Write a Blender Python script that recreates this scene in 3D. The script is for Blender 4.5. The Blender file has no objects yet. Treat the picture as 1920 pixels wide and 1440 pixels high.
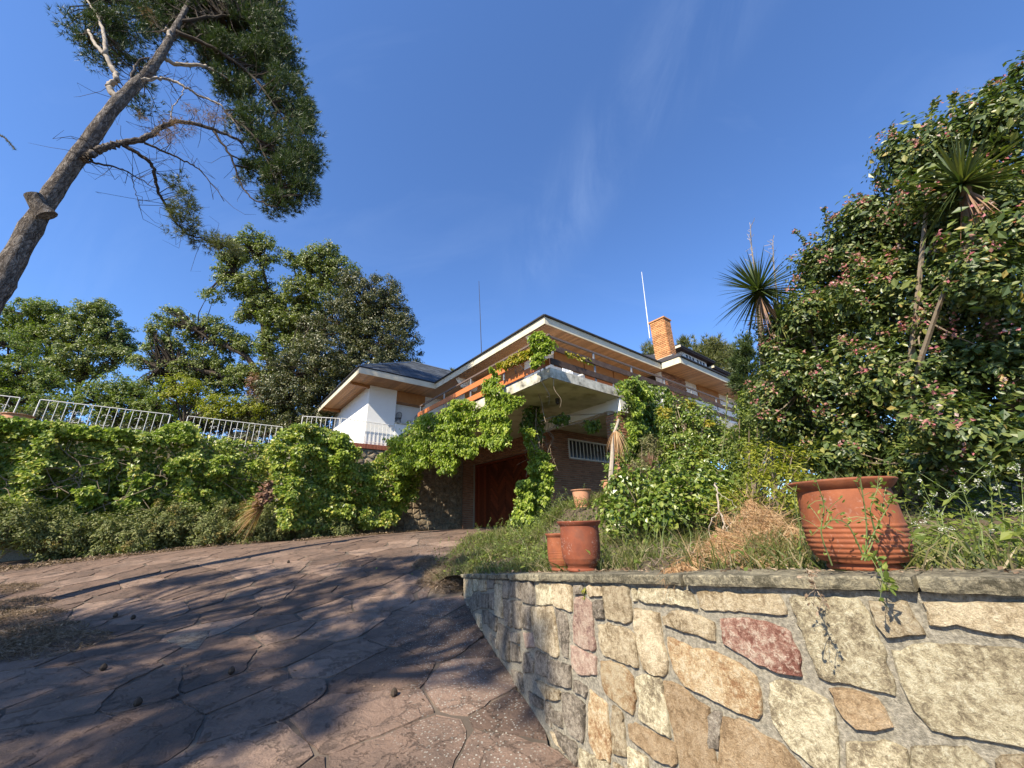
import bpy, math, random
import numpy as np
from mathutils import Matrix, Vector
random.seed(7); rng = np.random.default_rng(7)
SC = bpy.context.scene; COL = SC.collection
# ---------------------------------------------------------------- camera
F = 720.0; TH = math.radians(20.4); ROLL = math.atan(.025); EYE = 1.55
fw = np.array([0, math.cos(TH), math.sin(TH)]); _r = np.array([1., 0, 0]); _u = np.cross(_r, fw)
_c, _s = math.cos(ROLL), math.sin(ROLL)
RT = _c*_r - _s*_u; UP = _s*_r + _c*_u; CAM = np.array([0, 0, EYE])
cam = bpy.data.cameras.new('camera'); camo = bpy.data.objects.new('camera', cam); COL.objects.link(camo)
camo.matrix_world = Matrix(((RT[0], UP[0], -fw[0], 0), (RT[1], UP[1], -fw[1], 0), (RT[2], UP[2], -fw[2], EYE), (0, 0, 0, 1)))
cam.sensor_width = 36; cam.lens = 36*F/1920; cam.clip_end = 3000; cam.clip_start = .05
SC.camera = camo
# ---------------------------------------------------------------- light
SUN_AZ, SUN_EL = 215., 41.
w = bpy.data.worlds.new('World'); SC.world = w; w.use_nodes = True
nt = w.node_tree; nt.nodes.clear()
sky = nt.nodes.new('ShaderNodeTexSky'); sky.sky_type = 'NISHITA'; sky.sun_disc = False
sky.sun_elevation = math.radians(SUN_EL); sky.sun_rotation = math.radians(SUN_AZ)
sky.altitude = 300; sky.air_density = 1.0; sky.dust_density = .35; sky.ozone_density = 4.5
bg = nt.nodes.new('ShaderNodeBackground'); out = nt.nodes.new('ShaderNodeOutputWorld')
tc = nt.nodes.new('ShaderNodeTexCoord')
mp = nt.nodes.new('ShaderNodeMapping'); mp.inputs['Rotation'].default_value = (.5, .1, -.75); mp.inputs['Scale'].default_value = (1.1, 4.6, 2.2)
nz = nt.nodes.new('ShaderNodeTexNoise'); nz.inputs['Scale'].default_value = 1.5; nz.inputs['Detail'].default_value = 7; nz.inputs['Roughness'].default_value = .56; nz.inputs['Distortion'].default_value = .7
rp = nt.nodes.new('ShaderNodeValToRGB'); rp.color_ramp.elements[0].position = .54; rp.color_ramp.elements[1].position = .86
rp.color_ramp.elements[0].color = (0, 0, 0, 1); rp.color_ramp.elements[1].color = (.05, .05, .05, 1)
mx = nt.nodes.new('ShaderNodeMixRGB'); mx.inputs[2].default_value = (5.6, 6.8, 8.6, 1)
L = nt.links.new
L(tc.outputs['Generated'], mp.inputs[0]); L(mp.outputs[0], nz.inputs['Vector']); L(nz.outputs[0], rp.inputs[0])
gm = nt.nodes.new('ShaderNodeMixRGB'); gm.blend_type = 'MULTIPLY'; gm.inputs[0].default_value = 1; gm.inputs[2].default_value = (.94, 1.15, 1.43, 1)
L(sky.outputs[0], gm.inputs[1]); L(rp.outputs[0], mx.inputs[0]); L(gm.outputs[0], mx.inputs[1]); L(mx.outputs[0], bg.inputs[0])
bg.inputs[1].default_value = .095
# one faint band of cirrus, high and right of the middle
def _dir(x, y): d = (x-960)*RT-(y-720)*UP+F*fw; return d/np.linalg.norm(d)
_d1, _d2 = _dir(1050, 410), _dir(1290, 70); _n = np.cross(_d1, _d2); _n /= np.linalg.norm(_n); _m = _d1+_d2; _m /= np.linalg.norm(_m)
def vdot(v):
    a = nt.nodes.new('ShaderNodeVectorMath'); a.operation = 'DOT_PRODUCT'; L(tc.outputs['Generated'], a.inputs[0]); a.inputs[1].default_value = v; return a.outputs['Value']
def cramp(f, *st):
    r = nt.nodes.new('ShaderNodeValToRGB'); e = r.color_ramp.elements; r.color_ramp.interpolation = 'EASE'
    while len(e) < len(st): e.new(.5)
    for i, (p, v) in enumerate(st): e[i].position = p; e[i].color = (v, v, v, 1)
    L(f, r.inputs[0]); return r.outputs[0]
def vm(op, a, b):
    m = nt.nodes.new('ShaderNodeMath'); m.operation = op
    for i, v in enumerate((a, b)):
        if hasattr(v, 'node'): L(v, m.inputs[i])
        else: m.inputs[i].default_value = v
    return m.outputs[0]
_across = cramp(vm('ADD', vdot(_n), .5), (.38, 0), (.47, .8), (.52, 1), (.62, 0)); _along = cramp(vdot(_m), (.90, 0), (.985, 1))
_cz = nt.nodes.new('ShaderNodeTexNoise'); _cz.inputs['Scale'].default_value = 3.2; _cz.inputs['Detail'].default_value = 8; _cz.inputs['Roughness'].default_value = .62; _cz.inputs['Distortion'].default_value = .4
_cm = nt.nodes.new('ShaderNodeMapping'); _cm.inputs['Scale'].default_value = (3.2, 1.0, 1.0); _cm.inputs['Rotation'].default_value = (0, .6, .25); L(tc.outputs['Generated'], _cm.inputs[0]); L(_cm.outputs[0], _cz.inputs['Vector'])
_w = vm('MULTIPLY', vm('MULTIPLY', _across, _along), vm('MULTIPLY', cramp(_cz.outputs[0], (.34, 0), (.78, 1)), .085))
_mw = nt.nodes.new('ShaderNodeMixRGB'); _mw.inputs[2].default_value = (5.6, 6.8, 8.6, 1); L(_w, _mw.inputs[0]); L(mx.outputs[0], _mw.inputs[1]); L(_mw.outputs[0], bg.inputs[0])
L(bg.outputs[0], out.inputs[0])
sl = bpy.data.lights.new('sun', 'SUN'); sl.energy = 5.0; sl.angle = math.radians(.53); sl.color = (1, .90, .72)
so = bpy.data.objects.new('sun', sl); COL.objects.link(so)
_a, _e = math.radians(SUN_AZ), math.radians(SUN_EL)
SUND = np.array([math.sin(_a)*math.cos(_e), math.cos(_a)*math.cos(_e), math.sin(_e)])
so.rotation_euler = Vector(SUND).to_track_quat('Z', 'Y').to_euler(); so.location = (-20, -20, 30)
vs = SC.view_settings; vs.view_transform = 'Standard'; vs.look = 'None'; vs.exposure = 1.0; vs.gamma = 1; vs.use_curve_mapping = False
SC.cycles.use_denoising = True
SC.cycles.max_bounces = 8; SC.cycles.transparent_max_bounces = 4

# ---------------------------------------------------------------- picking helpers (pixel of the photo -> point in the place)
def ray(x, y): return (x-960)*RT - (y-720)*UP + F*fw
def atY(x, y, Y): d = ray(x, y); return CAM + d*Y/d[1]
def atz(x, y, z): d = ray(x, y); return CAM + d*(z-EYE)/d[2]
def atd(x, y, ad): return CAM + ray(x, y)*ad/F
def onplane(x, y, p0, n): d = ray(x, y); return CAM + d*((np.array(p0)-CAM) @ n)/(d @ n)
# house frame
S0 = np.array([.940, 8.725, 0.])
UE = np.array([math.sin(math.radians(51.5)), math.cos(math.radians(51.5)), 0]); VE = np.array([-UE[1], UE[0], 0])
def H(u, v, z): return S0 + u*UE + v*VE + np.array([0, 0, z])
def px_v(x, y, v): return onplane(x, y, H(0, v, 0), VE)
def px_u(x, y, u): return onplane(x, y, H(u, 0, 0), UE)
GY = [-40, -5, 0, 1.5, 2.9, 3.6, 4.55, 5.1, 6.4, 9, 11, 13, 16, 24, 60]
GZ = [-3.5, -1.85, -1.54, -1.44, -1.325, -1.236, -1.14, -1.09, -.925, -.5, -.2, -.02, .05, .05, .05]
_gy = np.linspace(-40, 60, 1001); _gz = np.interp(_gy, GY, GZ); _k = np.hanning(13); _k /= _k.sum()
_gz2 = np.convolve(np.pad(_gz, 6, mode='edge'), _k, 'valid')
def G(x, y):
    x = np.asarray(x, float); y = np.asarray(y, float)
    return EYE + np.interp(y, _gy, _gz2) + .034*np.minimum(x, 0)*np.clip(1.2-np.abs(x)/60, 0, 1)
def pxG(x, y):
    d = ray(x, y); t = .001
    for i in range(4000):
        p = CAM + d*t
        if p[2] < G(p[0], p[1]): return p
        t *= 1.003
    return p

# ---------------------------------------------------------------- object helpers
WL = {}
def link(o, parent=None):
    COL.objects.link(o)
    if parent: o.parent = parent
    return o
def tag(o, label=None, cat=None, group=None, kind=None):
    if label: o['label'] = label
    if cat: o['category'] = cat
    if group: o['group'] = group
    if kind: o['kind'] = kind
    return o
def thing(name, loc, label, cat, group=None):
    o = bpy.data.objects.new(name, None); o.empty_display_size = .1; o.location = loc; link(o); WL[o.name] = np.array(loc, float)
    return tag(o, label, cat, group)
def base_of(parent): return WL.get(parent.name, np.zeros(3)) if parent else np.zeros(3)
def mk(name, mesh, mat, parent=None, kind=None):
    o = bpy.data.objects.new(name, mesh); link(o, parent)
    if mat is not None and not mesh.materials: mesh.materials.append(mat)
    WL[o.name] = base_of(parent)
    if kind: o['kind'] = kind
    return o
def fastmesh(name, V, Fc, smooth=False):
    """V (N,3), Fc (M,k) array all of the same k"""
    V = np.ascontiguousarray(V, np.float32); Fc = np.ascontiguousarray(Fc, np.int32); m, k = Fc.shape
    me = bpy.data.meshes.new(name); me.vertices.add(len(V)); me.vertices.foreach_set('co', V.ravel())
    me.loops.add(m*k); me.loops.foreach_set('vertex_index', Fc.ravel())
    me.polygons.add(m); me.polygons.foreach_set('loop_start', np.arange(0, m*k, k, dtype=np.int32))
    me.polygons.foreach_set('use_smooth', np.full(m, smooth, bool))
    me.update(calc_edges=True); return me
class MB:
    def __init__(s): s.v = []; s.f = []
    def add(s, V, Fc):
        n = len(s.v); s.v += [tuple(map(float, p)) for p in V]; s.f += [tuple(i+n for i in f) for f in Fc]; return s
    def box(s, c, a, b, d):
        """centre, three half-axes"""
        c, a, b, d = map(np.asarray, (c, a, b, d)); V = [c+i*a+j*b+k*d for k in (-1, 1) for j in (-1, 1) for i in (-1, 1)]
        return s.add(V, [(0, 2, 3, 1), (4, 5, 7, 6), (0, 1, 5, 4), (2, 6, 7, 3), (0, 4, 6, 2), (1, 3, 7, 5)])
    def hbox(s, u0, u1, v0, v1, z0, z1):
        return s.box(H((u0+u1)/2, (v0+v1)/2, (z0+z1)/2), UE*(u1-u0)/2, VE*(v1-v0)/2, np.array([0, 0, (z1-z0)/2]))
    def bar(s, p, q, w, h, up=(0, 0, 1)):
        p, q = np.asarray(p, float), np.asarray(q, float); d = q-p; l = np.linalg.norm(d); d = d/l
        a = np.cross(d, up); a /= np.linalg.norm(a); b = np.cross(a, d)
        return s.box((p+q)/2, d*l/2, a*w/2, b*h/2)
    def tube(s, P, R, n=6, cap=True):
        P = np.asarray(P, float); R = np.broadcast_to(R, (len(P),)); V = []; T = np.gradient(P, axis=0)
        ref = np.array([.31, .17, .93])
        for p, t, r in zip(P, T, R):
            t = t/(np.linalg.norm(t)+1e-9); a = np.cross(t, ref); a /= (np.linalg.norm(a)+1e-9); b = np.cross(t, a)
            V += [p + r*(math.cos(2*math.pi*k/n)*a + math.sin(2*math.pi*k/n)*b) for k in range(n)]
        Fc = [(i*n+k, i*n+(k+1) % n, (i+1)*n+(k+1) % n, (i+1)*n+k) for i in range(len(P)-1) for k in range(n)]
        if cap: Fc += [tuple(range(n))[::-1], tuple((len(P)-1)*n+k for k in range(n))]
        return s.add(V, Fc)
    def lathe(s, c, prof, n=40, wob=0):
        V = []
        for r, z in prof:
            for k in range(n):
                a = 2*math.pi*k/n; rr = r*(1+wob*math.sin(3*a+z*9)); V.append((c[0]+rr*math.cos(a), c[1]+rr*math.sin(a), c[2]+z))
        Fc = [(i*n+k, i*n+(k+1) % n, (i+1)*n+(k+1) % n, (i+1)*n+k) for i in range(len(prof)-1) for k in range(n)]
        return s.add(V, Fc)
    def build(s, name, mat, parent=None, kind=None, smooth=False):
        b = base_of(parent); V = np.array(s.v)-b; me = bpy.data.meshes.new(name); me.from_pydata(V.tolist(), [], s.f)
        if smooth: me.polygons.foreach_set('use_smooth', np.ones(len(me.polygons), bool))
        me.update(); return mk(name, me, mat, parent, kind)
def leafobj(name, V, Fc, mat, parent=None, kind=None): return mk(name, fastmesh(name, V-base_of(parent), Fc), mat, parent, kind)
def join(parts):
    V = []; Fs = []; n = 0
    for v, f in parts: V.append(v); Fs.append(f+n); n += len(v)
    return np.concatenate(V), np.concatenate(Fs)

def sm(P, n=6):
    """smooth polyline (Catmull-Rom)"""
    P = np.asarray(P, float); Q = np.vstack([2*P[0]-P[1], P, 2*P[-1]-P[-2]]); out = []
    for i in range(1, len(Q)-2):
        for t in np.linspace(0, 1, n, endpoint=False):
            a, b, c, d = Q[i-1:i+3]
            out.append(.5*((2*b)+(-a+c)*t+(2*a-5*b+4*c-d)*t*t+(-a+3*b-3*c+d)*t**3))
    out.append(P[-1]); return np.array(out)
def unit(a): return a/(np.linalg.norm(a, axis=-1, keepdims=True)+1e-9)

# ---------------------------------------------------------------- materials
def new_mat(name):
    m = bpy.data.materials.new(name); m.use_nodes = True; n = m.node_tree; b = n.nodes['Principled BSDF']; return m, n, b
def ramp(n, cols, fac):
    r = n.nodes.new('ShaderNodeValToRGB'); e = r.color_ramp.elements
    while len(e) < len(cols): e.new(.5)
    for i, c in enumerate(cols):
        if len(c) == 4: e[i].position = c[3]
        else: e[i].position = i/(len(cols)-1)
        e[i].color = (c[0], c[1], c[2], 1)
    n.links.new(fac, r.inputs[0]); return r.outputs[0]
def noise(n, scale, detail=5, rough=.55, vec=None, dist=0):
    t = n.nodes.new('ShaderNodeTexNoise'); t.inputs['Scale'].default_value = scale; t.inputs['Detail'].default_value = detail
    t.inputs['Roughness'].default_value = rough; t.inputs['Distortion'].default_value = dist
    if vec is None:
        g = n.nodes.new('ShaderNodeNewGeometry'); vec = g.outputs['Position']
    n.links.new(vec, t.inputs['Vector']); return t.outputs[0]
def mixc(n, a, b, fac, mode='MIX'):
    m = n.nodes.new('ShaderNodeMixRGB'); m.blend_type = mode
    for i, v in ((0, fac), (1, a), (2, b)):
        if hasattr(v, 'node'): n.links.new(v, m.inputs[i])
        elif i == 0: m.inputs[0].default_value = v
        else: m.inputs[i].default_value = (*v, 1)
    return m.outputs[0]
def mth(n, op, a, b=0.):
    m = n.nodes.new('ShaderNodeMath'); m.operation = op
    for i, v in ((0, a), (1, b)):
        if hasattr(v, 'node'): n.links.new(v, m.inputs[i])
        else: m.inputs[i].default_value = v
    return m.outputs[0]
def bump(n, b, h, strength=.5, dist=.01):
    k = n.nodes.new('ShaderNodeBump'); k.inputs['Strength'].default_value = strength; k.inputs['Distance'].default_value = dist
    n.links.new(h, k.inputs['Height']); n.links.new(k.outputs[0], b.inputs['Normal'])
def solid(name, cols, scale=8, rough=.8, bs=None, bstr=.4, bd=.006, jit=0., stretch=None, spec=.3, island=0., detail=6, metal=0):
    """noise ramp colour + bump; jit = brightness change per object, island = per joined piece"""
    m, n, b = new_mat(name)
    vec = None
    if stretch:
        g = n.nodes.new('ShaderNodeNewGeometry'); mp = n.nodes.new('ShaderNodeMapping')
        mp.inputs['Rotation'].default_value = stretch[1]; mp.inputs['Scale'].default_value = stretch[0]
        n.links.new(g.outputs['Position'], mp.inputs[0]); vec = mp.outputs[0]
    c = ramp(n, cols, noise(n, scale, detail, vec=vec))
    if jit or island:
        if island: g = n.nodes.new('ShaderNodeNewGeometry'); rnd = g.outputs['Random Per Island']; a = island
        else: g = n.nodes.new('ShaderNodeObjectInfo'); rnd = g.outputs['Random']; a = jit
        f = mth(n, 'ADD', mth(n, 'MULTIPLY', rnd, 2*a), 1-a)
        h = n.nodes.new('ShaderNodeHueSaturation'); n.links.new(f, h.inputs['Value']); n.links.new(c, h.inputs['Color']); c = h.outputs[0]
    n.links.new(c, b.inputs['Base Color']); b.inputs['Roughness'].default_value = rough
    b.inputs['Specular IOR Level'].default_value = spec; b.inputs['Metallic'].default_value = metal
    if bs: bump(n, b, noise(n, bs, 6, .6, vec=vec), bstr, bd)
    return m
def leafmat(name, cols, rough=.45, trans=.3, spec=.4, back=None):
    m, n, b = new_mat(name); g = n.nodes.new('ShaderNodeNewGeometry')
    c0 = ramp(n, [(min(1, q[0]*1.30), q[1]*1.04, q[2]*.85, *q[3:]) if q[1] > q[0] else q for q in cols], g.outputs['Random Per Island'])
    c = mixc(n, c0, (.5, .5, .5), mth(n, 'MULTIPLY', noise(n, 1.1, 2), 1.0), 'OVERLAY')
    n.links.new(c, b.inputs['Base Color']); b.inputs['Roughness'].default_value = rough; b.inputs['Specular IOR Level'].default_value = spec
    if trans > 0:
        t = n.nodes.new('ShaderNodeBsdfTranslucent'); tcl = mixc(n, c, (1.25, 1.5, .55), 1, 'MULTIPLY'); n.links.new(tcl, t.inputs[0])
        s = n.nodes.new('ShaderNodeMixShader'); s.inputs[0].default_value = trans
        n.links.new(b.outputs[0], s.inputs[1]); n.links.new(t.outputs[0], s.inputs[2]); n.links.new(s.outputs[0], n.nodes['Material Output'].inputs[0])
    return m
M = {}
M['mortar'] = solid('mortar_grey', [(.165, .148, .115, .36), (.25, .225, .175, .5), (.34, .305, .24, .64)], 75, .95, 190, 1., .007)
def stone_mat(name, dark, mid, light, fleck=(.62, .54, .40), fa=.45):
    m, n, b = new_mat(name)
    g = n.nodes.new('ShaderNodeNewGeometry'); oi = n.nodes.new('ShaderNodeObjectInfo')
    add = n.nodes.new('ShaderNodeVectorMath'); add.operation = 'MULTIPLY_ADD'; sc = n.nodes.new('ShaderNodeCombineXYZ')
    for i in range(3): n.links.new(mth(n, 'MULTIPLY', oi.outputs['Random'], 31+i*7), sc.inputs[i])
    n.links.new(g.outputs['Position'], add.inputs[0]); add.inputs[1].default_value = (1, 1, 1); n.links.new(sc.outputs[0], add.inputs[2]); v = add.outputs[0]
    big = noise(n, 7, 4, .6, v); mid_ = noise(n, 40, 9, .78, v, .35); fine = noise(n, 150, 6, .75, v)
    c = ramp(n, [(*[q*.82 for q in dark], .425), (*mid, .5), (*light, .575)], mth(n, 'ADD', mth(n, 'MULTIPLY', big, .40), mth(n, 'MULTIPLY', mid_, .60)))
    c = mixc(n, c, fleck, mth(n, 'MULTIPLY', ramp(n, [(0, 0, 0, .52), (1, 1, 1, .66)], mid_), fa))
    c = mixc(n, c, (.5, .5, .5), mth(n, 'MULTIPLY', 1, 1), 'MIX') if False else c
    c = mixc(n, c, fine, .85, 'OVERLAY')
    h = n.nodes.new('ShaderNodeHueSaturation'); n.links.new(mth(n, 'ADD', mth(n, 'MULTIPLY', oi.outputs['Random'], .36), .80), h.inputs['Value']); n.links.new(c, h.inputs['Color'])
    n.links.new(h.outputs[0], b.inputs['Base Color']); b.inputs['Roughness'].default_value = .9; b.inputs['Specular IOR Level'].default_value = .15
    hh = mth(n, 'ADD', mth(n, 'MULTIPLY', mid_, 1.0), mth(n, 'MULTIPLY', fine, .35))
    hh = mth(n, 'ADD', hh, mth(n, 'MULTIPLY', big, .8))
    bump(n, b, hh, 1., .024); return m
M['st_sand'] = stone_mat('stone_sand', (.29, .215, .125), (.46, .365, .235), (.61, .51, .345))
M['st_pale'] = stone_mat('stone_pale', (.27, .215, .14), (.47, .395, .255), (.68, .60, .41), (.76, .69, .50), .7)
M['st_ochre'] = stone_mat('stone_ochre', (.36, .20, .10), (.48, .34, .19), (.60, .48, .31), (.64, .55, .40), .6)
M['st_rose'] = stone_mat('stone_rose', (.26, .11, .08), (.40, .235, .175), (.56, .44, .34), (.68, .58, .46), .7)
M['st_mauve'] = stone_mat('stone_mauve', (.28, .17, .14), (.38, .26, .20), (.47, .36, .28), (.5, .42, .34), .3)
M['st_grey'] = stone_mat('stone_grey', (.13, .11, .085), (.24, .20, .155), (.38, .33, .26), (.46, .41, .33), .35)
M['st_smooth'] = stone_mat('stone_smooth', (.34, .23, .13), (.44, .31, .18), (.52, .39, .25), (.5, .4, .26), .15)
M['st_field'] = stone_mat('stone_fieldstone', (.17, .125, .085), (.31, .24, .165), (.46, .38, .27), (.50, .43, .32), .4)
M['coping'] = stone_mat('slate_coping', (.14, .125, .085), (.27, .24, .17), (.42, .37, .25), (.52, .44, .28), .45)
def flag_mat():
    m, n, b = new_mat('red_flagstone'); g = n.nodes.new('ShaderNodeNewGeometry'); oi = n.nodes.new('ShaderNodeObjectInfo'); P = g.outputs['Position']
    big = noise(n, 1.2, 5, .6); mid = noise(n, 7, 8, .68, None, .6); fine = noise(n, 70, 6, .7)
    a = ramp(n, [(.090, .060, .046, .0), (.172, .114, .084, .42), (.275, .190, .142, .75), (.40, .315, .225, 1.)], mth(n, 'ADD', mth(n, 'MULTIPLY', oi.outputs['Random'], .5), mth(n, 'MULTIPLY', mid, .5)))
    soot = ramp(n, [(0, 0, 0, .46), (1, 1, 1, .66)], mth(n, 'ADD', mth(n, 'MULTIPLY', big, .6), mth(n, 'MULTIPLY', mid, .42)))
    c = mixc(n, a, (.060, .048, .042), mth(n, 'MULTIPLY', soot, .82))
    c = mixc(n, c, fine, .45, 'OVERLAY')
    # pale lichen spots, thick beside the wall
    vo = n.nodes.new('ShaderNodeTexVoronoi'); vo.inputs['Scale'].default_value = 38; n.links.new(P, vo.inputs['Vector'])
    spot = mth(n, 'LESS_THAN', mth(n, 'ADD', vo.outputs['Distance'], mth(n, 'MULTIPLY', fine, .55)), .52)
    sx = n.nodes.new('ShaderNodeSeparateXYZ'); n.links.new(P, sx.inputs[0])
    near = mth(n, 'SUBTRACT', 1.0, mth(n, 'MULTIPLY', mth(n, 'ABSOLUTE', mth(n, 'ADD', sx.outputs[0], mth(n, 'ADD', mth(n, 'MULTIPLY', sx.outputs[1], .28), -.62))), .56))
    lm = ramp(n, [(0, 0, 0, .50), (1, 1, 1, .62)], mth(n, 'ADD', mth(n, 'MULTIPLY', near, .42), mth(n, 'MULTIPLY', noise(n, 3.3, 6, .7), .48)))
    c = mixc(n, c, (.40, .385, .33), mth(n, 'MULTIPLY', mth(n, 'MULTIPLY', spot, lm), .75))
    n.links.new(c, b.inputs['Base Color']); b.inputs['Roughness'].default_value = .85; b.inputs['Specular IOR Level'].default_value = .2
    v2 = n.nodes.new('ShaderNodeTexVoronoi'); v2.feature = 'DISTANCE_TO_EDGE'; v2.inputs['Scale'].default_value = 2.3
    dv = n.nodes.new('ShaderNodeVectorMath'); dv.operation = 'MULTIPLY_ADD'; cx = n.nodes.new('ShaderNodeCombineXYZ'); n.links.new(mid, cx.inputs[0]); n.links.new(big, cx.inputs[1]); n.links.new(cx.outputs[0], dv.inputs[0]); dv.inputs[1].default_value = (.9, .9, 0); n.links.new(P, dv.inputs[2]); n.links.new(dv.outputs[0], v2.inputs['Vector'])
    crack = ramp(n, [(0, 0, 0, 0), (1, 1, 1, .035)], v2.outputs['Distance'])
    ck = mixc(n, (.03, .024, .022), c, crack); n.links.new(mixc(n, c, ck, .30), b.inputs['Base Color'])
    hh = mth(n, 'ADD', mth(n, 'ADD', mth(n, 'MULTIPLY', mid, 1.1), mth(n, 'MULTIPLY', fine, .3)), mth(n, 'MULTIPLY', crack, .18))
    bump(n, b, hh, 1., .03); return m
M['flag'] = flag_mat()
M['flag_pale'] = stone_mat('pale_flagstone', (.13, .10, .08), (.21, .17, .13), (.31, .26, .20), (.4, .35, .28), .4)
M['joint'] = solid('joint_mortar', [(.035, .028, .023), (.10, .078, .060), (.24, .19, .14)], 2.8, .95, 60, .8, .006)
M['soil'] = solid('soil', [(.05, .035, .022), (.10, .075, .048), (.17, .135, .09)], 6, .95, 40, .9, .02)
M['white'] = solid('white_render', [(.70, .69, .67), (.80, .79, .77)], 3, .75, 60, .3, .004, spec=.2)
M['whitepaint'] = solid('white_painted_metal', [(.62, .60, .55), (.78, .76, .72)], 14, .5, None)
M['railrust'] = solid('faded_white_rail_paint', [(.50, .47, .42), (.70, .68, .64), (.78, .76, .72)], 26, .55, None)
M['fascia'] = solid('cream_fascia_paint', [(.42, .36, .25), (.60, .53, .39), (.68, .62, .49)], 2.6, .6, 30, .2, .003)
M['concrete'] = solid('stained_concrete', [(.09, .085, .075, .28), (.40, .37, .30, .46), (.56, .52, .43, .62), (.66, .62, .54, .8)], 5.5, .9, 36, .8, .012)
M['underslab'] = solid('pale_green_slab_underside', [(.26, .25, .15, .25), (.54, .53, .37, .5), (.62, .61, .46, .8)], 2.3, .85, 30, .4, .006)
M['wood'] = solid('soffit_pine_boards', [(.26, .13, .058), (.38, .205, .10), (.48, .28, .145)], 5, .55, 40, .3, .003, island=.25, stretch=((7, 1, 1), (0, 0, math.radians(-38.5))))
M['woodslat'] = solid('varnished_slats', [(.28, .115, .035), (.40, .19, .07)], 9, .5, None, island=.12)
M['orange'] = solid('orange_varnished_board', [(.34, .09, .022), (.50, .155, .045), (.56, .20, .07)], 4, .45, 40, .4, .004, jit=.1, stretch=((1, 9, 9), (0, 0, 0)))
M['weathered'] = solid('dark_weathered_board', [(.035, .022, .017), (.075, .046, .035), (.15, .11, .085)], 6, .85, 50, .8, .006, jit=.15)
M['doorwood'] = solid('dark_red_door_wood', [(.085, .018, .007), (.14, .030, .012), (.19, .046, .017)], 9, .45, 50, .4, .003, jit=.5)
M['doorgroove'] = solid('door_backing', [(.02, .008, .005), (.03, .012, .008)], 9, .8)
M['brick'] = solid('brick_face', [(.22, .10, .06), (.33, .165, .10), (.42, .235, .15)], 14, .9, 90, .6, .004, jit=.28)
M['brick_stuff'] = solid('brick_face_far', [(.22, .10, .06), (.33, .165, .10), (.42, .235, .15)], 14, .9, 90, .6, .004, island=.28)
M['brick_orange'] = solid('chimney_brick', [(.36, .15, .06), (.50, .24, .10), (.58, .31, .15)], 14, .85, 90, .5, .004, jit=.25)
M['brick_red'] = solid('red_coping_brick', [(.24, .07, .04), (.34, .12, .08)], 18, .85, 70, .5, .004, jit=.2)
M['brickmortar'] = solid('brick_mortar', [(.30, .26, .20), (.42, .37, .30)], 20, .95, 90, .5, .004)
M['shingle'] = solid('dark_slate_shingle', [(.018, .022, .028), (.045, .052, .062), (.075, .082, .092)], 9, .7, 60, .5, .004, island=.45)
M['roofedge'] = solid('dark_roof_edge', [(.018, .018, .02), (.05, .048, .05)], 9, .7)
M['terracotta'] = solid('terracotta', [(.14, .038, .018, .25), (.30, .075, .028, .43), (.38, .105, .038, .6), (.45, .16, .07, .8)], 9, .8, 120, .5, .003, stretch=((1, 1, 4), (0, 0, 0)))
def terra2(nm='terracotta_limed', st=.7, cols=((.13, .032, .014, .25), (.215, .054, .020, .6), (.27, .080, .034, .8))):
    m, n, b = new_mat(nm); a = ramp(n, list(cols), noise(n, 11, 6)); a = mixc(n, a, (.10, .045, .028), mth(n, 'MULTIPLY', ramp(n, [(0, 0, 0, .52), (1, 1, 1, .70)], noise(n, 4.5, 8, .7, None, .5)), .55))
    s = ramp(n, [(0, 0, 0, .56), (1, 1, 1, .64)], noise(n, 38, 9, .75, None, 1.5)); k = ramp(n, [(0, 0, 0, .45), (1, 1, 1, .6)], noise(n, 5, 3))
    c = mixc(n, a, (.55, .47, .40), mth(n, 'MULTIPLY', mth(n, 'MULTIPLY', s, k), st)); n.links.new(c, b.inputs['Base Color']); b.inputs['Roughness'].default_value = .8
    bump(n, b, noise(n, 60, 6), .4, .003); return m
M['terracotta_limed'] = terra2(); M['terracotta'] = terra2('terracotta_weathered', .3, ((.15, .042, .017, .25), (.245, .070, .024, .55), (.32, .110, .045, .8)))
M['terra_pale'] = solid('sunbleached_terracotta', [(.42, .19, .10), (.55, .28, .17)], 12, .85, 90, .4, .003)
M['glass'] = solid('dark_window_glass', [(.015, .018, .02), (.03, .034, .036)], 4, .12, None, spec=.6)
M['metal'] = solid('grey_metal', [(.22, .21, .20), (.38, .37, .35)], 20, .5, None, metal=.5)
M['darkmetal'] = solid('dark_metal', [(.03, .028, .026), (.07, .06, .055)], 20, .6, None)
M['rustmetal'] = solid('brown_handrail', [(.09, .06, .045), (.17, .12, .095)], 20, .6, None)
M['plastic'] = solid('white_plastic', [(.72, .71, .68), (.80, .79, .77)], 5, .4, None)
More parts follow.
